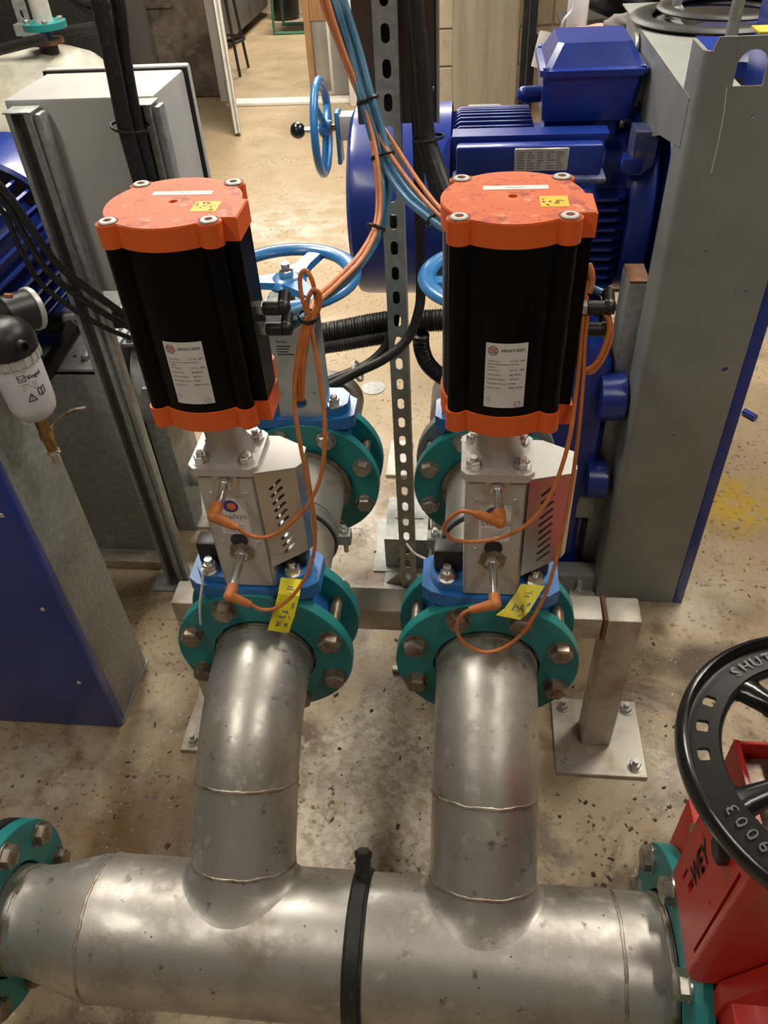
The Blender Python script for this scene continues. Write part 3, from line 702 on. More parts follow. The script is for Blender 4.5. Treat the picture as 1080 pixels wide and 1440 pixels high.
# ================================================================ manual knife gate valves behind
def make_manual(ux, label, rear):
    y0 = .434
    t = thing('handwheel_valve', label, 'valve', (ux, .485, .51), 'manual knife gate valves')
    W = lambda x, y, z: (ux + x, y, z)
    poly = [(-.083, .757), (-.083, .70)]
    for k in range(31):
        a = math.radians(143 + (397 - 143) * k / 30); poly.append((.108 * math.cos(a), .624 + .108 * math.sin(a)))
    poly += [(.083, .70), (.083, .757)]
    MB().prism(poly, lambda a, b, h: W(a, h, b), .456, .514).build('valve_body', 'valve_blue', t)
    pl = [(-.1, .458), (-.085, .446), (-.05, .438), (.05, .438), (.085, .446), (.1, .458), (.1, .512), (.085, .524), (.05, .531), (-.05, .531), (-.085, .524), (-.1, .512)]
    MB().prism(pl, lambda a, b, h: W(a, b, h), .752, .777).build('top_flange', 'valve_blue', t)
    gl = [(-.088, .468), (-.075, .452), (.075, .452), (.088, .468), (.088, .50), (.072, .52), (-.072, .52), (-.088, .50)]
    g = MB().prism(gl, lambda a, b, h: W(a, b, h), .777, .797).build('packing_gland', 'valve_blue', t)
    for s in (-1, 1):
        b = MB(); p = Vector(W(s * .064, .460, .797)); b.cyl(p, p + Vector((0, 0, .003)), .0135, n=18); b.hexa(p + Vector((0, 0, .003)), (0, 0, 1), .011, .011); b.sphere(p + Vector((0, 0, .016)), .0075, 10); b.cyl(p + Vector((0, 0, -.03)), p, .006, n=10); b.build('gland_bolt', 'chrome', g)
    # yoke: folded steel channel, front sheet with keyhole
    key = [(.0 + .009 * math.cos(a), .842 + .009 * math.sin(a)) for a in [PI * k / 8 for k in range(9)]]
    key += [(-.008, .824)] + [(.014 * math.cos(a), .810 + .014 * math.sin(a)) for a in [math.radians(130 + 280 * k / 14) for k in range(15)]] + [(.008, .824)]
    fp = [(-.043, .768), (.040, .768), (.044, .99), (-.046, .99)]
    yk = MB().plate(fp, [key, circ_poly(-.03, .83, .0022, 8), circ_poly(.03, .83, .0022, 8)], lambda a, b, h: W(a, h, b), .4495, .4515).build('yoke_front', 'alu', t)
    MB().prism([(.4495, .772), (.528, .79), (.520, .975), (.500, 1.003), (.4495, .995)], lambda a, b, h: W(h, a, b), .0405, .0435).build('yoke_side', 'galv', t)
    MB().prism([(.4495, .772), (.528, .79), (.520, .975), (.500, 1.003), (.4495, .995)], lambda a, b, h: W(h, a, b), -.0445, -.0415).build('yoke_side', 'galv', t)
    MB().box(W(-.044, .450, .99), W(.043, .520, 1.0), .002).build('yoke_top', 'galv', t)
    MB().cyl(W(0, .485, .79), W(0, .485, 1.06), .010, n=16).build('stem', 'bolt_dirty', t)
    q = MB()
    add_text(q, 'Stafsjö', .008, lambda a, b: W(a, .4490, b), -.028, .936)
    for k in range(4): flat_quad(q, lambda a, b: W(a, .4490, b), -.028, .928 - k * .0055, -.028 + .02 + .012 * rnd.random(), .930 - k * .0055)
    MB().box(W(-.030, .462, .785), W(.030, .50, .865), .003).build('added_backing', 'bolt_dirty', t)  # steel block added behind the keyhole so the opening looks dark
    q.build('print', 'print_black', yk)
    # handwheel
    hw = MB().torus(W(0, .485, 1.043), (0, 0, 1), .114, .0135, 56, 12, sy=.75, sx=1.15).build('handwheel', 'wheel_blue', t)
    for k in range(3):
        a = math.radians(70 + 120 * k); d = Vector((math.cos(a), math.sin(a), 0)); e = Vector((-d.y, d.x, 0)); c = Vector(W(0, .485, 1.036))
        R = []
        for r, wd in ((.02, .024), (.06, .015), (.112, .015)):
            p = c + d * r + Vector((0, 0, .004 * r / .1)); R.append([p + e * wd + Vector((0, 0, -.005)), p - e * wd + Vector((0, 0, -.005)), p - e * wd * .8 + Vector((0, 0, .006)), p + e * wd * .8 + Vector((0, 0, .006))])
        MB().rings(R).build('spoke', 'wheel_blue', hw, 60)
    MB().lathe([(.0, 0), (.032, 0), (.034, .006), (.028, .014), (.018, .017), (0, .017)], W(0, .485, 1.028), (0, 0, 1), 24, False).build('hub', 'wheel_blue', hw)
    b = MB(); b.hexa(W(0, .485, 1.045), (0, 0, 1), .013, .012); b.cyl(W(0, .485, 1.057), W(0, .485, 1.068), .0075, n=12); b.build('hub_nut', 'chrome', hw)
    for k in range(8):
        a = PI / 8 + 2 * PI * k / 8
        MB().cyl(W(.12 * math.cos(a), .45, .624 + .12 * math.sin(a)), W(.12 * math.cos(a), .516, .624 + .12 * math.sin(a)), .0098, n=14).build('stud', 'bolt_dirty', t)
    t2 = thing('suction_pipe', ('steel pipe with teal flange behind the handwheel valve away from motor', 'steel pipe with grey flange behind the handwheel valve near motor')[rear == 'galv'], 'pipe', (ux, .6, .53))
    flange((ux, .514, .624), (0, 1, 0), .1425, .0768, .020, rear, t2, 8, .120, side=1)
    MB().tube([(ux, .516, .624), (ux, .60, .624), (ux, .74, .624)], .0765, 40).build('pipe', 'tube_steel', t2)
    return t
make_manual(BX[0], 'blue handwheel gate valve fully visible beside the slotted strut', 'teal')
make_manual(BX[1], 'blue handwheel gate valve mostly hidden behind a black actuator', 'galv')

# ================================================================ slotted strut, panel
t = thing('slotted_strut', 'tall galvanised slotted strut channel standing on floor between both valve lines', 'strut', (-.012, .745, 0))
holes = [slot_poly(0, .044 + k * .0525, .0150, .030) for k in range(36)]
SX = -.014
MB().plate([(-.0205, 0), (.0205, 0), (.0205, 2.0), (-.0205, 2.0)], holes, lambda a, b, h: (SX + a, h, b), .724, .7265).build('web', 'galv', t)
MB().box((SX - .0205, .7265, 0), (SX - .018, .765, 2.0)).build('side_wall', 'galv', t)
MB().box((SX + .018, .7265, 0), (SX + .0205, .765, 2.0)).build('side_wall', 'galv', t)
t2 = MB(); t2.prism([(0, 0), (.045, 0), (0, .05)], lambda a, b, h: (SX - .0205 - a, h, b + .004), .735, .738); t2.build('gusset', 'galv', t)
MB().box((SX - .07, .71, 0), (SX + .07, .80, .004)).build('foot_plate', 'galv', t)
t = thing('rear_panel', 'dark brown sheet metal panel hung behind the slotted strut', 'panel', (0, .775, 1.2))
pm = MB().box((-.075, .768, 1.205), (.074, .771, 1.75), .001).build('sheet', 'panel_brown', t)
MB().box((.068, .762, 1.205), (.074, .772, 1.75), .001).build('folded_edge', 'alu', t)
MB().sphere((.062, .767, 1.262), .004, 10, (1, .5, 1)).build('screw', 'chrome', t)
# floor bracket near the strut foot
t = thing('floor_bracket', 'galvanised sheet metal bracket box on floor behind the slotted strut', 'bracket', (-.02, .9, 0))
for a, b in (((-.085, .80, .006), (.035, .804, .111)), ((-.085, .976, .006), (.035, .98, .111)), ((-.085, .804, .006), (-.081, .976, .111)), ((.031, .804, .006), (.035, .976, .111))): MB().box(a, b).build('side_sheet', 'galv', t)
MB().plate([(-.085, .80), (.035, .80), (.035, .98), (-.085, .98)], [[(-.06, .885), (.02, .885), (.02, .890), (-.06, .890)]], lambda a, b, h: (a, b, h), .111, .115).build('top_sheet', 'galv', t)
MB().box((-.12, .78, 0), (.05, 1.0, .006)).build('foot', 'galv', t)
MB().prism([(-.05, .03), (-.02, .075), (0, .075), (0, .03)], lambda a, b, h: (a, h, b), .7992, .8002).build('cutout', 'rust', t)
tag(MB().box((-.125, 1.21, 0), (-.045, 1.40, .012), .004).build('steel_plate', 'white_galv'), 'small pale steel plate lying on floor behind the strut', 'plate')
tag(MB().cyl((-.221, 1.741, -.002), (-.221, 1.741, .003), .045, n=28).build('floor_cover', 'galv'), 'round steel cover set into the floor beyond handwheel', 'cover')
tag(MB().box((-.035, .43, 0), (.025, .445, .012), .002).build('flat_bar', 'tube_steel'), 'short flat steel bar lying on floor beneath the support beam', 'bar')

# ================================================================ big motor
MX0, MY, MZ = -.15, 1.20, .905
t = thing('electric_motor', 'large royal blue electric motor with cooling fins and terminal box', 'motor', (.2, MY, .58))
MB().lathe([(.0, -.004), (.17, -.004), (.205, .002), (.217, .012), (.22, .026), (.22, .235), (.214, .235)], (MX0, MY, MZ), (1, 0, 0), 56, False).build('fan_cowl', 'motor_blue', t)
gr = MB()
for r in (.03, .055, .08, .105, .13): gr.torus((MX0 - .004, MY, MZ), (1, 0, 0), r, .003, 40, 6)
gr.build('fan_grille', 'motor_blue', t)
core = MB().lathe([(.17, 0), (.17, .40)], (.085, MY, MZ), (1, 0, 0), 48).build('stator', 'motor_blue', t)
# fins on the camera side, horizontal blades; top fins vertical blades
for k in range(13):
    z = MZ + .075 - k * .0225; dz = z - MZ
    y1 = MY - math.sqrt(max(.17 ** 2 - dz * dz, .0004)) if abs(dz) < .17 else MY - .06
    yo = MY - .215 + .0005 * k
    if k < 10: poly = [(.085, y1 + .02), (.085, yo), (.452, yo), (.470, yo + .02), (.475, y1 + .02)]
    else: poly = [(.085, y1 + .03), (.10, yo + .03), (.44, yo + .03), (.46, y1 + .03)]
    MB().prism(poly, lambda a, b, h: (a, b, h), z - .003, z + .003).build('fin', 'motor_blue', t)
for k in range(9):
    y = MY - .125 + k * .024; hz = .205 - .0006 * (k - 4) ** 2
    yy = y - MY; z0 = MZ + math.sqrt(max(.17 ** 2 - yy * yy, 0)) - .02
    MB().prism([(.085, z0), (.085, MZ + hz - .012), (.105, MZ + hz), (.262, MZ + hz), (.272, MZ + hz - .03), (.272, z0)], lambda a, b, h: (a, h, b), y - .003, y + .003).build('fin', 'motor_blue', t)
# upper side pads with nameplate
pad = MB(); pad.prism([(.10, 1.048), (.40, 1.048), (.415, 1.095), (.42, 1.105), (.09, 1.105)], lambda a, b, h: (a, h, b), MY - .175, MY - .12); pad.build('side_pad', 'motor_blue', t)
pp = MB().box((.10, .975, 1.035), (.405, 1.01, 1.098), .006).build('plate_pad', 'motor_blue', t)
MB().box((.092, .955, 1.025), (.415, 1.02, 1.037), .004).build('dusty_ledge', 'dusty_blue', t)
npl = MB().box((.222, .9712, 1.048), (.334, .9755, 1.094), .0015, 1).build('nameplate', 'alu', pp)
q = MB()
for k in range(7):
    for j in range(5):
        a0 = .229 + j * .02; flat_quad(q, lambda a, b: (a, .9709, b), a0, 1.053 + k * .0053, a0 + .006 + .011 * rnd.random(), 1.0555 + k * .0053)
q.build('print', 'print_grey', npl)
# end shield and drive flange
MB().lathe([(.17, 0), (.205, .005), (.212, .02), (.212, .055), (.18, .075)], (.475, MY, MZ), (1, 0, 0), 56).build('end_shield', 'motor_blue', t)
MB().prism([(.468, .0), (.490, .0), (.512, .02), (.515, .07), (.50, .085), (.468, .085)], lambda a, b, h: (a, 1.01 + h, 1.03 + b), -.02, .05).build('bearing_cap', 'dusty_blue', t)
MB().box((.448, .985, 1.035), (.49, 1.03, 1.065), .005).build('lug', 'motor_blue', t)
MB().lathe([(.20, 0), (.235, .004), (.235, .022), (.15, .03), (.14, .10)], (.548, MY, MZ), (1, 0, 0), 48).build('drive_flange', 'motor_blue', t)
for x in (.14, .40):
    MB().box((x, MY - .17, .60), (x + .06, MY + .17, .72), .01).build('foot', 'motor_blue', t)
# terminal box
tb = thing_z = None
tbx = MB()
def loft_rect(m, rects):
    R = []
    for (x0, x1, y0, y1, z) in rects:
        c = .012; R.append([Vector(p) for p in ((x0 + c, y0, z), (x1 - c, y0, z), (x1, y0 + c, z), (x1, y1 - c, z), (x1 - c, y1, z), (x0 + c, y1, z), (x0, y1 - c, z), (x0, y0 + c, z))])
    return m.rings(R)
loft_rect(tbx, [(.292, .458, 1.13, 1.29, 1.03), (.292, .458, 1.13, 1.29, 1.10), (.285, .478, 1.115, 1.305, 1.105), (.280, .488, 1.105, 1.315, 1.186), (.280, .488, 1.105, 1.315, 1.196)])
tb = tbx.build('terminal_box', 'motor_blue', t, 30)
lid = loft_rect(MB(), [(.272, .496, 1.095, 1.325, 1.196), (.272, .496, 1.095, 1.325, 1.208), (.284, .484, 1.107, 1.313, 1.211), (.305, .462, 1.130, 1.290, 1.248), (.308, .459, 1.133, 1.287, 1.252)]).build('lid', 'motor_blue', tb, 25)
for x in (.284, .484):
    for y in (1.107, 1.313):
        MB().sphere((x, y, 1.211), .007, 10, (1, 1, .6)).build('lid_screw', 'motor_blue', tb)
b = MB(); b.cyl((.282, 1.18, 1.145), (.245, 1.18, 1.145), .017, n=20); b.sphere((.245, 1.18, 1.145), .017, 14); b.build('blanking_plug', 'motor_blue', tb)
MB().box((.15, MY - .2, .0), (.21, MY + .2, .60), .006).build('stand', 'frame_grey', t)
MB().box((.40, MY - .2, .0), (.46, MY + .2, .60), .006).build('stand', 'frame_grey', t)

# ================================================================ pump frame on the right
t = thing('frame_column', 'grey sheet steel pump frame column with blue side panel and arched cutout', 'frame', (.6, .75, 0))
arch = [(.556, 1.266), (.603, 1.266)] + [(.5795 + .0235 * math.cos(a), 1.296 + .0235 * math.sin(a)) for a in [PI * k / 10 for k in range(11)]]
hl = [arch] + [circ_poly(x, z, r, 8) for x, z, r in ((.648, .905, .003), (.668, .905, .003), (.672, 1.075, .007), (.70 - .03, .73, .007), (.60, .56, .003), (.575, .985, .003), (.60, 1.22, .003))]
col = MB().plate([(.515, 0), (.703, 0), (.703, 1.338), (.520, 1.338), (.515, 1.325)], hl, lambda a, b, h: (a, h, b), .705, .709).build('front_sheet', 'frame_grey', t)
R = []
for z in (0, 1.318):
    R.append([Vector((.515, .705, z))] + [Vector((.515 - .014 * math.sin(a), .719 - .014 * math.cos(a), z)) for a in [PI / 2 * k / 5 for k in range(1, 6)]] + [Vector((.501, .80, z)), Vector((.505, .80, z)), Vector((.505, .721, z)), Vector((.515, .709, z))])
MB().rings(R).build('folded_edge', 'frame_grey', t)
MB().box((.703, .703, .0), (.729, 1.15, 1.32), .003).build('blue_panel', 'motor_blue', t)
MB().prism([(.745, 1.238), (1.50, 1.238), (1.50, 1.03), (1.16, 1.05), (.92, 1.13), (.745, 1.16)], lambda a, b, h: (h, a, b), .500, .504).build('side_sheet', 'frame_grey', t)
MB().box((.500, .74, 1.238), (.600, 1.60, 1.242), .001).build('top_flange', 'frame_grey', t)
MB().box((.506, .80, 1.16), (.52, 1.5, 1.175), .002).build('stiffener', 'frame_grey', t)
MB().box((.47, .83, 0), (.516, .92, .862), .006).build('inner_post', 'galv', t)
MB().prism([(.472, .832), (.514, .832), (.514, .918), (.472, .918)], lambda a, b, h: (a, b, h), .862, .866).build('rusty_cap', 'rust', t)
MB().box((.30, .735, .0), (.53, .79, .06), .004).build('base_rail', 'frame_grey', t)
b = MB(); b.cyl((.456, .728, 0), (.456, .728, .045), .008, n=12); b.hexa((.456, .728, .006), (0, 0, 1), .014, .013); b.build('anchor_bolt', 'chrome', t)
MB().box((.43, .70, 0), (.50, .752, .006), .001).build('anchor_plate', 'tube_steel', t)
ey = MB().plate(circ_poly(0, 0, .045, 24), [circ_poly(0, .01, .018, 14)], lambda a, b, h: (h, 1.30 + a, 1.19 + b), .488, .496).build('eye_plate', 'galv', t)
b = MB(); b.hexa((.488, 1.29, 1.165), (-1, 0, 0), .013, .01); b.cyl((.488, 1.29, 1.165), (.468, 1.29, 1.165), .007, n=12); b.build('eye_bolt', 'chrome', ey)
for x, y in ((.591, 1.40), (.560, .79)):
    b = MB(); b.cyl((x, y, 1.242), (x, y, 1.75), .011 if y > 1 else .010, n=16); rd = b.build('threaded_rod', 'galv', t)
    b = MB(); b.cyl((x, y, 1.242), (x, y, 1.246), .022, n=20); b.hexa((x, y, 1.246), (0, 0, 1), .018, .02); b.build('rod_nut', 'alu', rd)
MB().tube([at(1022, 122, 'y', .7044), at(1018, 160, 'y', .7044), at(1010, 200, 'y', .7044), at(1000, 243, 'y', .7044)], .0009, 6).build('paint_drip', 'label', t)
MB().box((.58, .712, 1.338), (.64, .76, 1.342), .001).build('yellow_mark', 'yellow', t)
t = thing('pump_casing', 'dark navy cast pump casing standing under the blue motor', 'pump', (.43, .95, 0))
cs = MB(); loft_rect(cs, [(.37, .445, .81, .93, .03), (.37, .445, .81, .93, .20), (.33, .462, .80, .98, .28), (.33, .466, .80, .98, .52), (.34, .46, .80, .97, .68), (.36, .44, .82, .96, .72)]); cs.build('casing', 'motor_blue', t, 30)
MB().cyl((.44, .795, .60), (.495, .795, .60), .055, n=24).build('side_boss', 'motor_blue', t)
MB().cyl((.44, .790, .36), (.485, .790, .36), .050, n=24).build('side_boss', 'motor_blue', t)
MB().box((.33, .80, 0), (.46, .97, .03), .004).build('foot', 'motor_blue', t)
MB().box((.43, .800, .215), (.475, .806, .29), .002).build('mounting_lug', 'galv', t)
tag(MB().lathe([(.0, 0), (.19, 0), (.185, .03), (.13, .055), (0, .062)], (.765, 1.43, 1.15), (0, 0, 1), 48, False).build('pump_cover', 'motor_blue'), 'bright blue domed pump cover under the rubber rings', 'cover')
MB_stand = MB().box((.66, 1.27, 0), (.90, 1.62, 1.15), .01).build('grey_pump', 'frame_grey'); tag(MB_stand, 'grey steel pump body block carrying the blue domed cover', 'pump')
for i, (cx, cy, r, zz, lb) in enumerate(((.675, 1.365, .165, 1.250, 'large flat black rubber gasket ring lying on the grey pump frame'), (.70, 1.385, .135, 1.264, 'smaller black rubber gasket ring lying on a larger one'))):
    tag(MB().torus((cx, cy, zz), (0, 0, 1), r, .017 - .004 * i, 56, 10, sy=.48, sx=1.5).build('gasket_ring', 'black_dusty'), lb, 'gasket', 'rubber gasket rings on pump frame')

# ================================================================ rack with odds and ends behind the terminal box
t = thing('steel_rack', 'black steel rack frame behind the motor terminal box', 'rack', (.7, 2.3, 0))
for x in (.30, 1.15):
    for y in (2.12, 2.55): MB().box((x, y, 0), (x + .025, y + .025, 1.65), .002).build('upright', 'black', t)
for z in (1.055, .99, .2): MB().box((.30, 2.125, z), (1.175, 2.145, z + .028), .002).build('rail', 'black', t)
MB().box((.42, 2.14, 1.055), (1.15, 2.56, 1.07), .002).build('shelf', 'black', t)
tag(MB().lathe([(0, 0), (.03, 0), (.033, .006), (.033, .13), (.02, .15), (.014, .17), (.014, .19), (0, .19)], (.455, 2.2, 1.07), (0, 0, 1), 24, False).build('plastic_bottle', 'white_plastic'), 'white plastic bottle on the rack behind the terminal box', 'bottle')
def blob(name, mname, c, s, label, cat, seed, amp=.25, n=28):
    m = MB(); m.sphere(c, 1.0, n, s); r = random.Random(seed); ph = [r.random() * 6 for _ in range(6)]; c = Vector(c)
    for v in m.bm.verts:
        d = v.co - c; k = 1 + amp * (math.sin(d.x / s[0] * 3 + ph[0]) * math.sin(d.y / s[1] * 4 + ph[1]) + .5 * math.sin(d.z / s[2] * 6 + ph[2] + d.x / s[0] * 5))
        v.co = c + Vector((d.x * k, d.y * k, d.z * (k if d.z > 0 else .8)))
    bmesh.ops.remove_doubles(m.bm, verts=m.bm.verts[:], dist=1e-5)
    return tag(m.build(name, mname, angle=80), label, cat)
blob('work_bag', 'black', (.62, 2.35, 1.15), (.13, .12, .085), 'black soft work bag lying on the steel rack', 'bag', 3)
blob('cleaning_rag', 'grey_cloth', (.59, 2.16, 1.095), (.055, .035, .028), 'crumpled grey rag on the rack beside the bag', 'rag', 5)
blob('pink_rag', 'pink_cloth', (.51, 2.15, 1.083), (.07, .03, .014), 'faded pink rag on the rack under the white bottle', 'rag', 8)
m = MB()
for i, (x, z, wv) in enumerate(((.345, 1.085, .03), (.340, 1.04, .026), (.335, .99, .018))): pass
m.tube(spline([(.352, 2.105, 1.09), (.345, 2.098, 1.06), (.338, 2.102, 1.02), (.333, 2.104, .995)], 5), .02, 12, True, None)
for v in m.bm.verts: v.co.y = 2.102 + (v.co.y - 2.102) * .35
tag(m.build('hanging_rag', 'white_cloth', angle=80), 'white rag hanging over the rack rail beside the duct', 'rag')
tag(MB().tube(spline([(.40, 2.12, 1.08), (.405, 2.11, 1.12), (.43, 2.12, 1.15), (.435, 2.12, 1.22)], 6), .004, 8).build('thin_cord', 'white_plastic'), 'thin white cord rising beside the white bottle', 'cord')

# ================================================================ small blue handwheel with black knob
t = thing('knob_handwheel', 'narrow blue handwheel with black ball knob beside the blue motor', 'handwheel', (-.33, 1.75, 0))
HC = Vector((-.325, 1.75, .926))
MB().torus(HC, (1, 0, 0), .128, .012, 48, 10).build('rim', 'wheel_blue', t)
for k in range(3):
    a = math.radians(15 + 120 * k); d = Vector((0, math.cos(a), math.sin(a))); MB().tube([HC + Vector((.012, 0, 0)) + d * .015, HC + Vector((.006, 0, 0)) + d * .07, HC + d * .125], .010, 10).build('spoke', 'wheel_blue', t)
MB().lathe([(0, -.006), (.022, -.006), (.026, 0), (.022, .03), (0, .03)], HC + Vector((.0, 0, 0)), (1, 0, 0), 20, False).build('hub', 'wheel_blue', t)
MB().cyl(HC + Vector((-.06, -.0, -.005)), HC + Vector((0, 0, -.005)), .009, n=12).build('knob_rod', 'chrome', t)
MB().sphere(HC + Vector((-.075, 0, -.005)), .024, 20).build('ball_knob', 'black_enamel', t)
MB().cyl(HC, HC + Vector((.50, 0, 0)), .010, n=12).build('shaft', 'brass', t)
MB().box(HC + Vector((.045, -.03, -.10)), HC + Vector((.058, .03, .05)), .004).build('bracket', 'wheel_blue', t)
MB().box(HC + Vector((.058, -.03, -.03)), HC + Vector((.12, .03, .04)), .005).build('gearbox', 'alu', t)
MB().box(HC + Vector((.44, -.06, -.926)), HC + Vector((.54, .06, .04)), .006).build('stand', 'frame_grey', t)
# ================================================================ left pump base
t = thing('machine_plinth', 'galvanised pump base column with a dark blue screwed front panel', 'pump base', (-.9, .33, 0))
MB().box((-1.45, .228, .004), (-.683, .258, .93), .003).build('blue_panel', 'motor_blue', t)
MB().box((-1.45, .258, .004), (-.685, .430, .93), .006, 3).build('side_wall', 'galv', t)
MB().box((-1.47, .240, 0), (-.6805, .434, .004)).build('sole_plate', 'galv', t)
for u, v in ((60, 857), (111, 960), (2, 725), (84, 898)):
    p = at(u, v, 'y', .228)
    if u != 84: MB().sphere(p, .006, 12, (1, .5, 1)).build('panel_screw', 'chrome', t)
# second pedestal behind: dark sheet, pale top, bracket
t = thing('pump_pedestal', 'dark grey sheet steel pump pedestal with pale top behind strut post', 'pedestal', (-.9, .9, 0))
MB().box((-1.30, .80, .11), (-.752, .81, .655), .002).build('front_sheet', 'galv', t)
MB().box((-1.30, .81, .03), (-.755, 1.25, .64), .003).build('body', 'galv', t)
tp = MB().plate([(-1.30, .80), (-.748, .80), (-.748, 1.30), (-1.30, 1.30)], [circ_poly(x, y, .006, 12) for x, y in ((-.84, .86), (-.88, .88), (-.85, .95), (-.83, 1.015), (-.84, 1.06))], lambda a, b, h: (a, b, h), .645, .66).build('top_plate', 'galv', t)
for k in range(2): MB().box((-.815 + k * .032, .84, .660), (-.797 + k * .032, 1.28, .672), .003).build('rib', 'galv', tp)
MB().box((-1.25, .76, 0), (-.735, .80, .03), .002).build('plinth', 'tube_steel', t)
MB().box((-1.25, .80, 0), (-.755, 1.25, .03), .002).build('plinth', 'tube_steel', t)
# galvanised curved casing and its bracket
t = thing('galvanised_casing', 'curved galvanised casing on a bracket behind the strut post', 'casing', (-.7, 1.0, 0))
MB().cyl((-.74, 1.02, .50), (-.64, 1.02, .50), .13, n=40).build('drum', 'galv', t)
rp = MB().box((-.745, .93, .645), (-.62, 1.30, .655), .002).build('ribbed_plate', 'galv', t)
for k in range(3): MB().box((-.735 + k * .034, .935, .654), (-.718 + k * .034, 1.29, .668), .003).build('rib', 'galv', rp)
b = MB(); b.hexa((-.695, .893, .54), (0, -1, .2), .014, .014); b.build('bolt', 'chrome', t)
MB().prism([(.93, .0), (1.0, .0), (1.06, .13), (1.06, .43), (.93, .43)], lambda a, b, h: (h, a, b), -.745, -.69).build('bracket', 'galv', t)
MB().box((-.75, .94, 0), (-.60, 1.30, .008), .001).build('sole_plate', 'white_galv', t)
b = MB(); b.cyl((-.735, .975, .008), (-.735, .975, .012), .02, n=18); b.hexa((-.665, 1.06, .008), (0, 0, 1), .013, .014); b.build('anchor_bolt', 'chrome', t)
t = thing('drain_stub', 'short grey plastic pipe stub with black sleeve beside the casing bracket', 'pipe', (-.65, 1.0, .13))
MB().cyl((-.70, 1.0, .16), (-.63, 1.0, .16), .028, n=24).build('pipe', 'galv', t)
MB().cyl((-.63, 1.0, .16), (-.50, 1.0, .16), .032, n=24).build('sleeve', 'black_dusty', t)
MB().box((-.66, .985, 0), (-.63, 1.015, .135), .002).build('prop', 'galv', t)
t = thing('butterfly_valve', 'small black valve disc with teal flange behind the actuator nearer the enclosure', 'valve', (-.55, 1.25, 0))
MB().cyl((-.52, 1.18, .30), (-.50, 1.20, .30), .075, n=32).build('flange', 'teal', t)
MB().cyl((-.56, 1.15, .30), (-.52, 1.18, .30), .085, n=32).build('disc', 'black_rubber', t)
MB().cyl((-.53, 1.18, 0), (-.53, 1.18, .24), .03, n=20).build('stand_pipe', 'galv', t)

# ---- strut posts with electrical enclosure
def strut_post(x, y, z1, label):
    t = thing('strut_post', label, 'post', (x, y, 0), 'strut posts carrying the enclosure')
    W = .0215
    MB().box((x - W, y + .018, 0), (x + W, y + .0205, z1)).build('web', 'galv', t)
    for s in (-1, 1):
        MB().box((x + s * W - .0013, y - .0205, 0), (x + s * W + .0013, y + .0205, z1)).build('side_wall', 'galv', t)
        q = MB(); xa, xb = sorted((x + s * W, x + s * (W - .009))); q.box((xa, y - .0215, 0), (xb, y - .019, z1)); q.build('lip', 'galv', t)
    MB().box((x - W - .006, y - .022, z1), (x + W + .006, y + .023, z1 + .003), .001).build('end_cap', 'galv', t)
    MB().box((x + W + .0013, y - .010, 0), (x + W + .016, y + .0215, z1 - .004), .003).build('outer_channel', 'galv', t)
    MB().box((x - .06, y - .05, 0), (x + .06, y + .05, .005)).build('foot_plate', 'galv', t)
    return t
strut_post(-.690, .725, 1.255, 'galvanised strut post running down beside the dark pedestal')
strut_post(-.462, .725, 1.262, 'galvanised strut post with black cables tied along it')
t = thing('enclosure', 'light grey electrical enclosure with dark lid edge mounted on strut posts', 'enclosure', (-.58, .85, .88))
MB().box((-.735, .752, .885), (-.445, .945, 1.268), .006, 2).build('body', 'encl_grey', t)
MB().box((-.742, .945, .882), (-.438, .951, 1.272), .002).build('gasket', 'black', t)
MB().box((-.742, .951, .882), (-.438, .972, 1.274), .005, 2).build('lid', 'encl_grey', t)

# ---- black conduits at the left post
def cable(name, mname, pts, r, label, cat='cable', group=None, k=8, n=10):
    return tag(MB().tube(spline(pts, k), r, n).build(name, mname), label, cat, group)
def A(u, v, y): return at(u, v, 'y', y)
cable('black_conduit', 'black_dusty', [A(118, -60, .66), A(138, 0, .66), A(158, 90, .655), A(175, 175, .655), A(197, 255, .66), A(232, 380, .70), A(262, 500, .76)], .0135, 'thick black conduit rising in front of the enclosure, on its outer side', group='black conduits at the enclosure')
cable('black_conduit', 'black_dusty', [A(142, -60, .69), A(165, 0, .69), A(176, 90, .69), A(192, 175, .69), A(212, 255, .69), A(246, 380, .72), A(280, 500, .78)], .0125, 'thick black conduit rising in front of the enclosure, tied against strut post', group='black conduits at the enclosure')
tag(MB().torus(A(184, 178, .672), Vector((.15, 0, 1)), .034, .0018, 28, 6, sy=1.6).build('cable_tie', 'black'), 'black cable tie around the conduits at the enclosure', 'cable tie', 'black cable ties')
for i, (o, rr, lb) in enumerate(((0, .0080, 'black power cable sagging across the strut post, upper strand'), (15, .0070, 'black power cable sagging across the strut post, middle strand'), (32, .0055, 'black power cable sagging across the strut post, lowest strand'))):
    cable('power_cable', 'black_dusty', [A(-60 - o * .3, 215 + o, .58), A(0, 262 + o, .60), A(40 - o * .4, 315 + o, .62), A(75 - o * .6, 365 + o, .64), A(115 - o * .5, 400 + o, .66), A(150 - o * .3, 425 + o, .68), A(185, 450 + o * .8, .72), A(240, 490, .80)], rr, lb, group='black power cables')
cable('rubber_hose', 'black', [A(-40, 478, .80), A(40, 462, .84), A(100, 452, .86), A(165, 448, .88), A(240, 440, .90)], .024, 'thick black rubber hose running level behind the strut post', 'hose')
cable('rubber_hose', 'black', [A(110, 455, .84), A(92, 480, .82), A(72, 512, .80), A(50, 545, .78)], .020, 'short black rubber hose bending down beside the white filter bowl', 'hose')

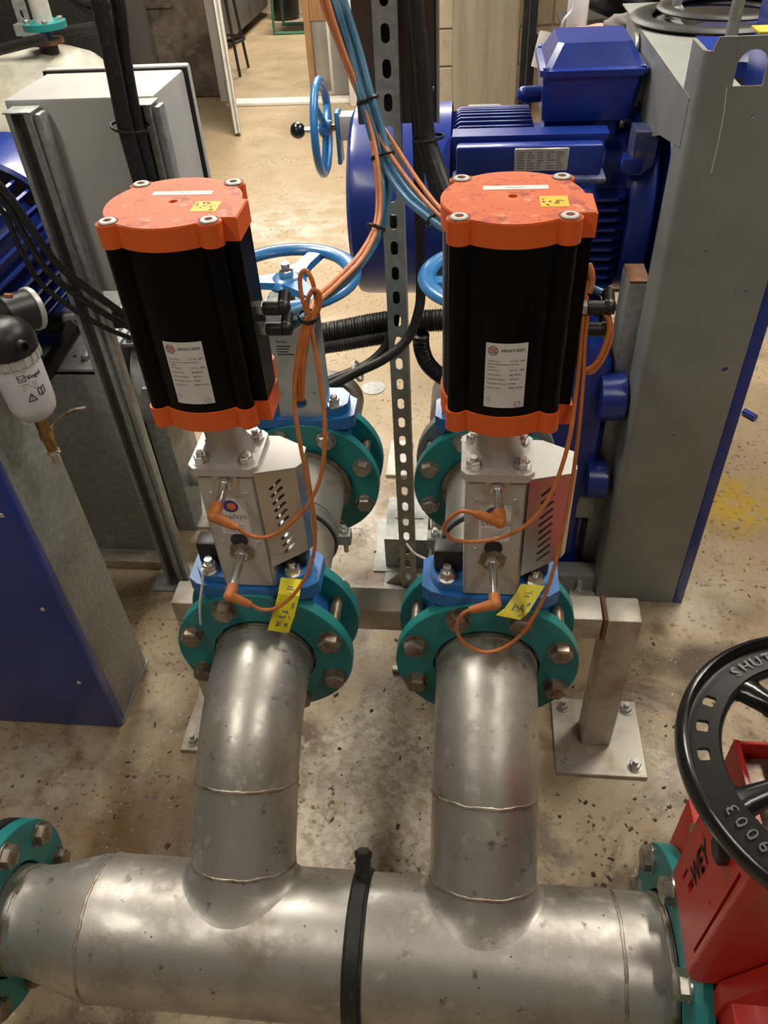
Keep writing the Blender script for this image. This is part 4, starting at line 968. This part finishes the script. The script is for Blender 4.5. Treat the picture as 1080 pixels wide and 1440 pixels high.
# ---- compressed air filter
FX, FY = -.632, .335
t = thing('air_filter', 'compressed air filter with white bowl, black head and round gauge', 'filter', (FX, FY, .72))
MB().lathe([(0, 0), (.012, .001), (.028, .008), (.037, .020), (.040, .035), (.041, .10), (.041, .125)], (FX, FY, .848), (0, 0, 1), 36).build('bowl', 'white_plastic', t)
rg_ = MB().lathe([(.041, 0), (.0445, .002), (.0445, .016), (.042, .018)], (FX, FY, .968), (0, 0, 1), 36).build('collar', 'cream_plastic', t)
for k in range(20):
    a = 2 * PI * k / 20; p = Vector((FX + .0445 * math.cos(a), FY + .0445 * math.sin(a), .977)); MB().cyl(p - Vector((0, 0, .0075)), p + Vector((0, 0, .0075)), .0025, n=6).build('grip_rib', 'cream_plastic', rg_)
hd = MB().lathe([(.043, 0), (.047, .004), (.048, .02), (.045, .036), (.035, .050), (.019, .058), (0, .060)], (FX, FY, .984), (0, 0, 1), 36, False).build('head', 'black', t)
MB().ring((FX - .005, FY - .004, 1.041), (0, 0, 1), .010, .004, .006, 20).build('copper_plug', 'copper', hd)
MB().ring((FX + .036, FY - .022, 1.009), (.85, -.52, -.1), .0105, .007, .012, 20).build('port', 'black', hd)
g = thing_g = MB().cyl((FX - .012, FY + .035, 1.028), (FX + .018, FY + .083, 1.020), .034, n=32).build('gauge', 'black', t)
MB().ring(Vector((FX + .013, FY + .075, 1.0213)), (.03, .048, -.008), .0372, .031, .010, 36).build('bezel', 'alu', g)
MB().cyl((FX + .000, FY + .05, 1.055), (FX + .001, FY + .052, 1.062), .007, n=14).build('gauge_screw', 'copper', g)
b = MB(); b.cyl((FX, FY, .85), (FX, FY, .815), .011, n=18); b.hexa((FX, FY, .815), (0, 0, -1), .013, .018); b.cyl((FX, FY, .797), (FX, FY, .775), .010, n=16); b.build('brass_drain', 'brass', t)
b = MB(); b.hexa((FX, FY, .775), (0, 0, -1), .0125, .010); b.cyl((FX, FY, .765), (FX, FY, .745), .008, n=14); b.sphere((FX + .012, FY, .77), .003, 8); b.build('drain_valve', 'chrome', t)
MB().tube(spline([(FX + .008, FY + .006, .815), (FX + .022, FY + .02, .828), (FX + .045, FY + .035, .838), (FX + .068, FY + .045, .838)], 6), .0045, 8).build('drain_tube', 'bolt_dirty', t)
MB().box((-.690, FY - .02, .99), (-.672, FY + .02, 1.03), .003).build('wall_bracket', 'galv', t)
def ff(a, b):
    ang = math.radians(-55) + a / .0412; return (FX + .0414 * math.cos(ang), FY + .0414 * math.sin(ang), b)
q = MB()
def ln(a0, b0, a1, b1, wv=.0009):
    d = Vector((a1 - a0, b1 - b0)); e = Vector((-d.y, d.x)).normalized() * wv
    q.bm.faces.new([q.bm.verts.new(ff(*p)) for p in ((a0 + e.x, b0 + e.y), (a0 - e.x, b0 - e.y), (a1 - e.x, b1 - e.y), (a1 + e.x, b1 + e.y))])
def poly(P, wv=.0007):
    for i in range(len(P) - 1): ln(*P[i], *P[i + 1], wv)
poly([(-.008, .956), (.004, .956), (.004, .945), (-.008, .945), (-.008, .956)]); poly([(-.007, .953), (-.002, .948), (.003, .953)])
for o1 in (0, .0005, -.0005): add_text(q, 'Vogel', .0115, ff, .0065 + o1, .9460, width=.026)
for k in range(3): ln(-.006, .938 - k * .005, .006 + .004 * k, .938 - k * .005, .0004); ln(.012, .938 - k * .005, .020, .938 - k * .005, .0004)
poly([(-.004, .906), (.010, .906), (.003, .920), (-.004, .906)], .0009); ln(.003, .916, .003, .911, .0006); ln(.003, .9095, .003, .9085, .0007)
poly([(.017, .925), (.023, .923), (.023, .910), (.017, .912), (.017, .925)], .0009); poly([(.023, .923), (.029, .925), (.029, .912), (.023, .910)], .0009)
q.build('print', 'print_black', t)

# ---- left motor (axis along y)
LX, LZ = -1.035, .87
t = thing('side_motor', 'royal blue finned electric motor at the pump base, partly in view', 'motor', (LX, .95, .5))
MB().lathe([(.16, 0), (.16, .42)], (LX, .60, LZ), (0, 1, 0), 40).build('stator', 'motor_blue', t)
MB().lathe([(.205, 0), (.215, .006), (.215, .20), (.20, .235), (.15, .255), (0, .258)], (LX, 1.02, LZ), (0, 1, 0), 48, False).build('fan_cowl', 'motor_blue', t)
MB().lathe([(.195, 0), (.205, .008), (.205, .04), (.16, .05)], (LX, .57, LZ), (0, 1, 0), 40).build('end_shield', 'motor_blue', t)
for k in range(20):
    a = math.radians(-45 + 10.2 * k); d = Vector((math.cos(a), 0, math.sin(a))); e = Vector((-d.z, 0, d.x)) * .003
    c = Vector((LX, 0, LZ)); R = []
    for y in (.615, 1.015):
        R.append([c + d * .15 + e + Vector((0, y, 0)), c + d * .15 - e + Vector((0, y, 0)), c + d * .197 - e + Vector((0, y, 0)), c + d * .197 + e + Vector((0, y, 0))])
    MB().rings(R).build('fin', 'motor_blue', t)
for y in (.66, .92): MB().box((LX - .16, y, .66), (LX + .16, y + .06, .75), .006).build('foot', 'motor_blue', t)

# ---- tank and pipework in the far corner
t = thing('storage_tank', 'large cream storage tank with rusty stains in the back corner', 'tank', (-2.0, 2.55, 0))
MB().lathe([(0, -.16), (.20, -.145), (.36, -.09), (.44, 0), (.46, .08), (.46, 1.7), (.36, 1.85), (0, 1.9)], (-1.42, 2.55, .56), (-1, 0, 0), 56, False).build('shell', 'tank_cream', t)
for x in (-1.7, -2.9): MB().box((x - .04, 2.15, 0), (x + .04, 2.95, .45), .005).build('saddle', 'frame_grey', t)
t = thing('riser_pipe', 'vertical pipe with teal flange standing on the cream tank', 'pipe', (-1.47, 2.5, 1.0))
MB().cyl((-1.49, 2.5, .98), (-1.49, 2.5, 1.045), .035, n=20).build('nozzle', 'black_dusty', t)
MB().cyl((-1.49, 2.5, 1.04), (-1.49, 2.5, 1.055), .062, n=28).build('rusty_flange', 'rust', t)
MB().cyl((-1.485, 2.5, 1.055), (-1.485, 2.5, 1.095), .022, n=18).build('spindle', 'valve_blue', t)
MB().cyl((-1.48, 2.5, 1.09), (-1.48, 2.5, 1.112), .080, n=32).build('teal_flange', 'teal', t)
for k in range(4): MB().hexa((-1.48 + .06 * math.cos(k * PI / 2 + .5), 2.5 + .06 * math.sin(k * PI / 2 + .5), 1.112), (0, 0, 1), .011, .012).build('bolt', 'bolt', t)
MB().cyl((-1.48, 2.5, 1.11), (-1.47, 2.5, 1.7), .035, n=20).build('riser', 'white_galv', t)
t = thing('strut_bracket', 'slotted strut bracket standing behind the teal flange on the tank', 'strut', (-1.62, 2.6, 1.0))
MB().plate([(-.025, 1.02), (.025, 1.02), (.025, 1.7), (-.025, 1.7)], [slot_poly(0, 1.06 + k * .06, .014, .03) for k in range(9)], lambda a, b, h: (-1.62 + a, h, b), 2.62, 2.624).build('web', 'galv', t)
MB().box((-1.66, 2.60, 1.05), (-1.56, 2.66, 1.09), .003).build('foot', 'galv', t)
for i, (p, r, lb) in enumerate((((A(-60, 85, 2.42), A(0, 70, 2.42), A(55, 56, 2.42), A(64, 54, 2.42)), .018, 'thin dusty black pipe crossing low above the cream tank'), ((A(60, 50, 2.78), A(90, 46, 2.78), A(115, 42, 2.78), A(140, 38, 2.78)), .022, 'dusty black pipe running behind the teal flange'))):
    tag(MB().tube([Vector(q) for q in p], r, 14).build('tank_pipe', 'black_dusty'), lb, 'pipe', 'black pipes above the tank')
for i, (cx, cz, rr, lb) in enumerate(((-1.44, 1.20, .09, 'coiled black hose hanging above the tank, inner turn'), (-1.42, 1.20, .125, 'coiled black hose hanging above the tank, outer turn'))):
    tag(MB().torus((cx, 2.85, cz), (.2, 1, .2), rr, .016, 40, 10).build('coiled_hose', 'black_dusty'), lb, 'hose', 'coiled hoses over the tank')
tag(MB().box((-2.8, 3.08, 0), (-1.46, 3.5, 1.7), .02).build('dark_housing', 'black_dusty'), 'dark dusty machine housing behind the cream tank', 'housing')
b = thing('wall_column', 'grey painted steel column in front of the concrete pillar', 'column', (-2.75, 5.6, 0))
MB().box((-2.39, 5.5, 0), (-2.26, 5.7, 3.19), .01).build('shaft', 'frame_grey', b)
MB().box((-3.3, 5.75, 0), (-2.40, 5.85, 2.6), .01).build('door_leaf', 'frame_grey', b)

# ================================================================ red valve on the right
t = thing('red_gate_valve', 'red knife gate valve with black cast handwheel at header end', 'valve', (.49, HY, .2))
VX = .49
MB().box((.458, HY - .165, .21), (.518, HY + .165, .585), .006).build('valve_body', 'red', t)
X0 = .420
slots = [[(HY - .050, .612), (HY - .045, .612), (HY - .045, .826), (HY - .050, .826)], [(HY + .008, .636), (HY + .018, .636), (HY + .018, .664), (HY + .008, .664)], [(HY + .030, .622), (HY + .035, .622), (HY + .035, .652), (HY + .030, .652)]]
slots += [circ_poly(HY + .035, z, .003, 8) for z in (.735, .765)] + [circ_poly(HY + .012, .78, .003, 8), circ_poly(HY - .03, .71, .003, 8)]
yk = MB().plate([(HY - .054, .570), (HY + .058, .585), (HY + .058, .90), (HY - .054, .90)], slots, lambda a, b, h: (h, a, b), X0, X0 + .005).build('yoke_plate', 'red', t)
R = []
for z in (.570, .90):
    R.append([Vector((X0 + .012 - ro * math.cos(a), HY - .054 - ro * math.sin(a), z)) for ro, ks in ((.012, range(7)), (.007, range(6, -1, -1))) for a in [PI / 2 * k / 6 for k in ks]])
MB().rings(R).build('yoke_fold', 'red', t)
MB().box((X0 + .012, HY - .066, .570), (.56, HY - .061, .90)).build('yoke_side', 'red', t)
MB().box((X0, HY + .053, .590), (.56, HY + .058, .90), .002).build('yoke_side', 'red', t)
MB().box((.555, HY - .066, .578), (.56, HY + .058, .90), .002).build('yoke_plate', 'red', t)
MB().box((X0 + .006, HY - .058, .60), (.552, HY + .05, .88), .002).build('added_backing', 'bolt_dirty', t)  # steel block added inside the yoke to darken its openings
MB().prism([(.452, .36), (.60, .36), (.60, .80), (.565, .80), (.452, .585)], lambda a, b, h: (a, h, b), HY - .090, HY - .068).build('front_cheek', 'red', t)
MB().hexa(at(1020, 1195, 'x', X0), (-1, 0, 0), .016, .011, .5).build('yoke_bolt', 'black', t)
b = MB(); b.hexa((.455, HY + .085, .64), (-1, 0, .3), .012, .018); b.cyl((.455, HY + .085, .56), (.455, HY + .085, .65), .007, n=10); b.build('gland_bolt', 'bolt', t)
b = MB(); b.hexa((.47, HY + .055, .90), (0, 0, 1), .014, .014); b.cyl((.47, HY + .055, .88), (.47, HY + .055, .925), .008, n=10); b.build('top_bolt', 'bolt_dirty', t)
q = MB()
def wf(a, b): return (X0 - .0005, HY + .022 - b, .668 + a) 
for o1, o2 in ((0, 0), (.0012, 0), (-.0012, 0), (0, .0012), (0, -.0012)): add_text(q, 'WEY', .036, lambda a, b: (X0 - .0006 - abs(o1) * .05, HY + .004 + b + o2, .664 + a + o1), 0, 0, width=.078)
q.build('lettering', 'print_black', yk)  # flat black paints in the shade of cut-out letters
# handwheel
WC = Vector((VX + .005, HY, .955))
def cast_wheel(m, c, Ro, n=96):
    R = []
    prof = [(Ro - .006, -.012), (Ro, -.006), (Ro, .002), (Ro - .003, .008), (Ro - .007, .0095), (Ro - .009, .004), (Ro - .0115, .0015), (Ro - .0115, -.006), (Ro - .009, -.012)]
    for i in range(n):
        a = 2 * PI * i / n; d = Vector((math.cos(a), math.sin(a), 0)); R.append([c + d * r + Vector((0, 0, h)) for r, h in prof])
    return m.rings(R, closed=True)
hw = cast_wheel(MB(), WC, .152).build('handwheel', 'black_enamel', t, 50)
holes = []
for deg in (150, 164, 178, 60, 46, 32, 290, 304, 318):
    a = math.radians(deg); d = Vector((math.cos(a), math.sin(a))); e = Vector((-d.y, d.x)); c = d * .128
    holes.append([tuple(c + d * px + e * py) for px, py in ((-.0040, -.0065), (.0040, -.0065), (.0055, -.004), (.0055, .004), (.0040, .0065), (-.0040, .0065), (-.0055, .004), (-.0055, -.004))])
MB().plate(circ_poly(0, 0, .1425, 96), [circ_poly(0, 0, .114, 96)] + holes, lambda a, b, h: WC + Vector((a, b, h - (math.hypot(a, b) - .128) * .22)), -.003, .0018).build('rim_web', 'black_cast', hw, 50)
MB().torus(WC - Vector((0, 0, .004)), (0, 0, 1), .1145, .0055, 72, 10).build('inner_bead', 'black_enamel', hw)
for k in range(5):
    a = math.radians(200 + 72 * k); d = Vector((math.cos(a), math.sin(a), 0)); e = Vector((-d.y, d.x, 0)); R = []
    for r, wd, hz in ((.022, .020, .012), (.05, .013, .010), (.085, .011, .005), (.105, .014, .001), (.120, .026, -.001)):
        p = WC + d * r; R.append([p + e * wd + Vector((0, 0, hz - .013)), p - e * wd + Vector((0, 0, hz - .013)), p - e * wd * .8 + Vector((0, 0, hz - .002)), p - e * wd * .3 + Vector((0, 0, hz + .002)), p + e * wd * .3 + Vector((0, 0, hz + .002)), p + e * wd * .8 + Vector((0, 0, hz - .002))])
    MB().rings(R).build('spoke', 'black_enamel', hw, 60)
MB().lathe([(.0, 0), (.030, 0), (.032, .012), (.026, .03), (.012, .034), (0, .034)], WC - Vector((0, 0, .012)), (0, 0, 1), 28, False).build('hub', 'black_enamel', hw)
MB().cyl((WC.x, WC.y, .6), (WC.x, WC.y, 1.0), .011, n=16).build('stem', 'bolt', t)
def rim_text(txt, deg0, r0, size, step):
    m = MB()
    for i, ch in enumerate(txt):
        a = math.radians(deg0 - step * i); d = Vector((math.cos(a), math.sin(a), 0)); e = Vector((d.y, -d.x, 0))
        V, F = text_geo(ch); xm = (min(v[0] for v in V) + max(v[0] for v in V)) / 2
        for zz in (.0026, .0044):
            vs = [m.bm.verts.new(WC + d * (r0 + y * size) + e * ((x - xm) * size) + Vector((0, 0, zz))) for x, y in V]
            for f in F: m.bm.faces.new([vs[i2] for i2 in f])
    return m.build('lettering', 'black_letter', hw)
rim_text('SHUT>', 128, .1205, .017, 6.2)
rim_text('39003', 226, .1205, .017, 5.6)

# ================================================================ sensor connectors and cables
def connector(tip, mid, end, label, grp):
    m = MB(); tip = Vector(tip); mid = Vector(mid); end = Vector(end)
    m.cyl(tip, mid, .0078, n=16); m.sphere(mid, .0082, 14); m.cyl(mid, end, .0078, .0048, n=16)
    return m
def sensor_cable(root_label, tip, mid, end, route, grp, r=.0026):
    t = thing('sensor_cable', root_label, 'cable', tuple(end), grp)
    connector(tip, mid, end, '', grp).build('connector', 'cable_orange', t)
    MB().tube(spline([Vector(end) - (Vector(end) - Vector(mid)) * .3, end] + route, 8), r, 8).build('cord', 'cable_orange', t)
    return t
G = 'orange sensor cables'
# right valve
x = BX[1] + .002
sensor_cable('orange sensor cable looping in front of the housing, upper one beside motor', (x, -.038, .983), (x + .001, -.054, .981), A(668, 722, -.058),
             [A(648, 719, -.056), A(630, 732, -.050), A(625, 745, -.046), A(636, 758, -.044), A(664, 762, -.045), A(700, 757, -.046), A(730, 745, -.044), A(757, 722, -.040), A(777, 690, -.034), A(792, 650, -.026), A(802, 610, -.016), A(809, 560, .0), A(814, 510, .010), A(817, 470, .018), A(820, 440, .026), A(824, 405, .036), A(829, 392, .04)], G)
sensor_cable('orange sensor cable looping over the teal flange, lower one beside motor', (x, -.056, .851), (x + .001, -.070, .849), A(661, 858, -.070),
             [A(650, 864, -.070), A(643, 878, -.068), A(645, 894, -.066), A(658, 908, -.066), A(682, 917, -.066), A(708, 911, -.064), A(732, 893, -.058), A(753, 863, -.050), A(770, 828, -.040), A(784, 780, -.032), A(795, 730, -.026), A(804, 680, -.020), A(811, 630, -.010), A(816, 580, .0), A(820, 530, .010), A(822, 480, .018), A(826, 440, .026), A(824, 412, .036)], G)
x = BX[0] + .002
sensor_cable('orange sensor cable swinging across the louvres, upper one beside enclosure', (x, -.038, .983), (x - .002, -.056, .979), A(333, 742, -.056),
             [A(352, 753, -.054), A(375, 755, -.052), A(400, 743, -.048), A(425, 720, -.044), A(442, 694, -.038), A(452, 665, -.030), A(457, 620, -.018), A(455, 570, -.004), A(448, 520, .008), A(441, 480, .016), A(434, 448, .022)], G)
sensor_cable('orange sensor cable swinging past the yellow tag, lower one beside enclosure', (x, -.056, .851), (x - .002, -.072, .847), A(352, 850, -.070),
             [A(368, 857, -.068), A(388, 855, -.064), A(408, 841, -.058), A(425, 820, -.050), A(437, 793, -.042), A(443, 765, -.038), A(441, 720, -.030), A(434, 680, -.024), A(425, 640, -.018), A(418, 600, -.010), A(414, 560, .0), A(418, 520, .008), A(425, 480, .016), A(431, 448, .022)], G)
# coiled slack
def loop(name, pts, label, grp, r=.0026, m='cable_orange'): return cable(name, m, pts, r, label, 'cable', grp, 8, 8)
G2 = 'orange slack loops at the actuators'
loop('slack_loop', [A(432, 446, .018), A(424, 470, .016), A(417, 510, .012), A(414, 545, .010), A(418, 562, .010), A(424, 545, .010), A(428, 500, .012), A(433, 455, .016)], 'orange slack loop hanging narrow below the blue handwheel', G2)
loop('slack_loop', [A(434, 444, .016), A(427, 480, .014), A(421, 520, .010), A(421, 552, .008), A(425, 560, .008), A(427, 520, .010), A(432, 480, .012), A(437, 448, .016)], 'orange slack loop hanging tight behind another below blue handwheel', G2)
loop('slack_loop', [A(431, 440, .018), A(424, 415, .022), A(422, 390, .026), A(429, 380, .028), A(438, 392, .026), A(443, 412, .024), A(445, 430, .02), A(438, 444, .018)], 'orange slack loop standing upright over the blue handwheel rim', G2)
loop('slack_loop', [A(435, 448, .016), A(432, 425, .018), A(440, 408, .02), A(449, 413, .02), A(449, 432, .018), A(441, 447, .016)], 'small round orange slack loop above the cable tie', G2)
loop('slack_loop', [A(822, 432, .028), A(812, 470, .022), A(810, 502, .018), A(822, 520, .014), A(840, 508, .014), A(854, 475, .018), A(856, 452, .022), A(848, 438, .026)], 'wide orange slack loop hanging beside black elbow fitting near the motor', G2)
loop('slack_loop', [A(828, 432, .030), A(817, 480, .024), A(817, 510, .020), A(829, 524, .016), A(846, 508, .016), A(859, 476, .02), A(858, 450, .024), A(850, 438, .028)], 'outer orange slack loop hanging beside black elbow fitting near the motor', G2)
cable('cord_bundle', 'cable_orange', [A(826, 372, .045), A(830, 384, .042), A(830, 398, .040), A(826, 412, .036)], .005, 'short orange cord bundle showing beside the actuator upper edge', 'cable')

# blue air hoses and orange leads from above
G3 = 'blue air hoses'
top = lambda dx: [A(462 + dx, -70, .46), A(478 + dx, 0, .42)]
rt = [(498, 70), (514, 130), (531, 185), (540, 222), (556, 252), (578, 280), (602, 300), (627, 318), (655, 335)]
yr = [.40, .37, .35, .33, .30, .26, .22, .18, .14]
lt = [(497, 70), (512, 130), (527, 185), (539, 225), (543, 260), (541, 300), (522, 348), (488, 392), (450, 420), (410, 438), (388, 442)]
yl = [.40, .37, .35, .33, .30, .27, .22, .16, .10, .05, .035]
cable('air_hose', 'cable_blue', top(6) + [A(u + 7, v - 1, y) for (u, v), y in zip(rt, yr)], .0048, 'blue air hose sweeping to the actuator before the motor, upper strand', 'hose', G3)
cable('air_hose', 'cable_blue', top(-4) + [A(u - 3, v + 3, y) for (u, v), y in zip(rt, yr)], .0048, 'blue air hose sweeping to the actuator before the motor, lower strand', 'hose', G3)
cable('air_hose', 'cable_blue', top(1) + [A(u + 2, v, y + .012) for (u, v), y in zip(lt[:-1], yl)] + [A(400, 438, .042)], .0048, 'blue air hose dropping past blue handwheel, ending in upper black fitting', 'hose', G3)
cable('air_hose', 'cable_blue', top(-9) + [A(u - 5, v + 4, y) for (u, v), y in zip(lt[:-2], yl)] + [A(425, 448, .045), A(404, 462, .042)], .0048, 'blue air hose dropping past blue handwheel, ending in lower black fitting', 'hose', G3)
cable('air_hose', 'cable_blue', [A(815, 398, .075), A(826, 402, .06), A(838, 408, .048), A(852, 414, .044)], .0042, 'short blue air hose entering the black elbow beside the orange loops', 'hose', G3)
G4 = 'orange leads in the hanging bundle'
cable('sensor_lead', 'cable_salmon', [A(440, -60, .44), A(452, 0, .42), A(478, 70, .40), (A(500, 125, .38)), A(522, 172, .36), A(547, 215, .33), A(572, 250, .29), A(598, 282, .24), A(622, 306, .19), A(650, 325, .15)], .0028, 'orange lead running with the hoses to the actuator before motor, inner strand', 'cable', G4)
cable('sensor_lead', 'cable_salmon', [A(452, -60, .45), A(464, 0, .43), A(488, 70, .41), A(508, 125, .39), A(530, 165, .37), A(556, 205, .34), A(582, 245, .29), A(606, 278, .24), A(626, 300, .19), A(650, 318, .15)], .0028, 'orange lead running with the hoses to the actuator before motor, outer strand', 'cable', G4)
cable('sensor_lead', 'cable_salmon', [A(446, -60, .44), A(458, 0, .42), A(482, 75, .40), A(506, 135, .38), A(521, 190, .35), A(528, 235, .32), A(531, 280, .29), A(526, 320, .25), A(505, 358, .20), A(470, 395, .13), A(445, 418, .07), A(436, 440, .03)], .0028, 'orange lead curving down to the slack loops, inner strand', 'cable', G4)
cable('sensor_lead', 'cable_salmon', [A(448, -60, .43), A(461, 0, .41), A(485, 75, .39), A(508, 135, .37), A(524, 190, .34), A(532, 235, .31), A(535, 285, .28), A(529, 325, .24), A(508, 365, .19), A(472, 402, .12), A(448, 424, .06), A(438, 442, .03)], .0028, 'orange lead curving down to the slack loops, outer strand', 'cable', G4)
G5 = 'black cable ties'
def tie(u, v, y, d, R, lb): tag(MB().torus(A(u, v, y), d, R, .0017, 26, 6, sy=1.6).build('cable_tie', 'black'), lb, 'cable tie', G5)
tie(517, 141, .372, Vector((.35, -.3, -.9)), .0145, 'black cable tie high on the blue hose bundle')
tie(538, 219, .335, Vector((.3, -.4, -.9)), .0155, 'black cable tie where the hose bundle divides')
tie(611, 307, .215, Vector((.75, -.5, -.5)), .0125, 'black cable tie on hoses just before the actuator top')
tie(529, 320, .25, Vector((-.3, -.5, -.8)), .0115, 'black cable tie on hose branch above the handwheel rim')
tie(433, 445, .022, Vector((.2, -.2, 1)), .0105, 'black cable tie gathering the orange slack loops')

# black cables at the slotted strut
G6 = 'black cables on the slotted strut'
cable('black_cable', 'black_dusty', [A(578, -60, .71), A(584, 0, .70), A(592, 90, .69), A(600, 180, .68), A(612, 225, .66), A(630, 275, .62), A(655, 330, .58)], .0135, 'thick dusty black cable swinging from strut towards the motor side', 'cable', G6)
cable('black_cable', 'black_dusty', [A(570, -60, .72), A(576, 0, .715), A(583, 90, .71), A(590, 180, .70), A(604, 240, .68), A(620, 290, .66), A(650, 350, .64)], .010, 'black cable swinging off strut just inside the thickest one', 'cable', G6)
cable('black_cable', 'black_dusty', [A(574, -60, .755), A(580, 0, .75), A(584, 100, .74), A(588, 200, .73), A(590, 300, .72), A(592, 400, .715), A(588, 440, .70), A(572, 478, .68), A(540, 505, .66), A(505, 522, .64), A(470, 540, .62), A(430, 560, .60)], .0105, 'black cable running straight down strut then curving under the yoke', 'cable', G6)
cable('black_cable', 'black', [A(556, 300, .775), A(556, 400, .77), A(554, 450, .76), A(545, 485, .74), A(522, 510, .72), A(490, 526, .70), A(440, 545, .68)], .0125, 'black cable curving beside strut and tied to its neighbour', 'cable', G6)
tie(603, 194, .685, Vector((.1, -.1, -1)), .026, 'black cable tie around cables on the slotted strut')
tag(MB().torus(A(503, 522, .66), Vector((1, 0, .4)), .022, .002, 26, 6, sy=2).build('cable_tie', 'label'), 'white cable tie joining two black cables near the yoke', 'cable tie')
def corrugated(name, pts, r, label, grp):
    P = spline(pts, 34); rad = [r * (1 + .07 * math.sin(i * 1.9)) for i in range(len(P))]
    return tag(MB().tube(P, r, 14, True, rad).build(name, 'black', angle=80), label, 'hose', grp)
G7 = 'black corrugated conduits'
corrugated('corrugated_conduit', [A(440, 472, .80), A(480, 465, .80), A(520, 457, .80), A(552, 452, .80)], .024, 'black corrugated conduit between yoke and strut, upper run', G7)
corrugated('corrugated_conduit', [A(440, 490, .78), A(480, 484, .78), A(520, 477, .78), A(550, 472, .78)], .016, 'black corrugated conduit between yoke and strut, lower run', G7)
corrugated('corrugated_conduit', [A(584, 452, .80), A(620, 450, .80), A(660, 448, .80), A(700, 444, .80)], .024, 'black corrugated conduit passing from strut behind the actuator', G7)
corrugated('corrugated_conduit', [A(592, 470, .78), A(593, 490, .78), A(602, 512, .78), A(622, 530, .78), A(650, 545, .78)], .018, 'black corrugated conduit bending down behind the actuator', G7)
t = thing('side_pump', 'pale galvanised pump housing half hidden behind the black actuator', 'pump', (.12, .95, 0))
loft_rect(MB(), [(.045, .30, .84, .985, 0), (.045, .30, .84, .985, .50), (.06, .29, .85, .975, .56), (.09, .27, .87, .96, .60)]).build('housing', 'white_galv', t)
b = MB(); b.hexa((.046, .90, .34), (-1, 0, 0), .014, .016); b.build('plug', 'motor_blue', t)
MB().tube(spline([(.11, .93, .58), (.13, .9, .72), (.18, .88, .80), (.26, .9, .84)], 6), .03, 14).build('hose_neck', 'black_dusty', t)
cable('wire_tail', 'label', [A(572, 765, .30), A(583, 778, .24), A(598, 786, .18), A(608, 792, .12)], .0022, 'white wire tail poking out beside the blue valve top', 'wire', None)
cable('wire_tail', 'label', [A(286, 800, .012), A(284, 825, .004), A(281, 850, -.004), A(282, 878, -.008)], .0018, 'white wire tail hanging over the teal flange rim', 'wire', None)
tag(MB().cyl((1.10, 1.60, .012), (1.13, 1.56, .012), .012, n=16).build('small_cap', 'motor_blue'), 'small dark blue cylindrical cap lying on floor by the yellow stain', 'cap')

# ================================================================ floor debris
def debris(name, mname, n, label, seed, size):
    r = random.Random(seed); m = MB()
    zones = ((.35, .75, -.15, .5), (.40, .80, -.05, .15), (-.35, .1, -.1, .4), (-.75, -.45, -.1, .6), (-.4, .2, .5, 1.1), (.6, 1.2, .2, 1.0), (.5, .72, .0, .2))
    for i in range(n):
        z = zones[r.randrange(len(zones))]; x = z[0] + r.random() * (z[1] - z[0]); y = z[2] + r.random() * (z[3] - z[2]); s = size * (.3 + r.random() ** 2 * 1.2); a = r.random() * 6.28
        l, w_, h = s * (.6 + r.random() * 1.3), s * (.4 + r.random() * .7), s * .4
        c, sn = math.cos(a), math.sin(a)
        ps = [(-l, -w_ * .6), (l * .8, -w_), (l, w_ * .5), (-l * .5, w_)]
        R = [[Vector((x + px * c - py * sn, y + px * sn + py * c, hh)) for px, py in ps] for hh in (0, h * (.5 + r.random()))]
        m.rings(R)
    o = m.build(name, mname); o['kind'] = 'stuff'; return tag(o, label, 'debris')
debris('floor_debris', 'debris', 380, 'dark flakes and chips scattered over the concrete floor', 11, .0034)
debris('floor_grit', 'debris_light', 130, 'pale grit specks scattered over the concrete floor', 23, .0022)
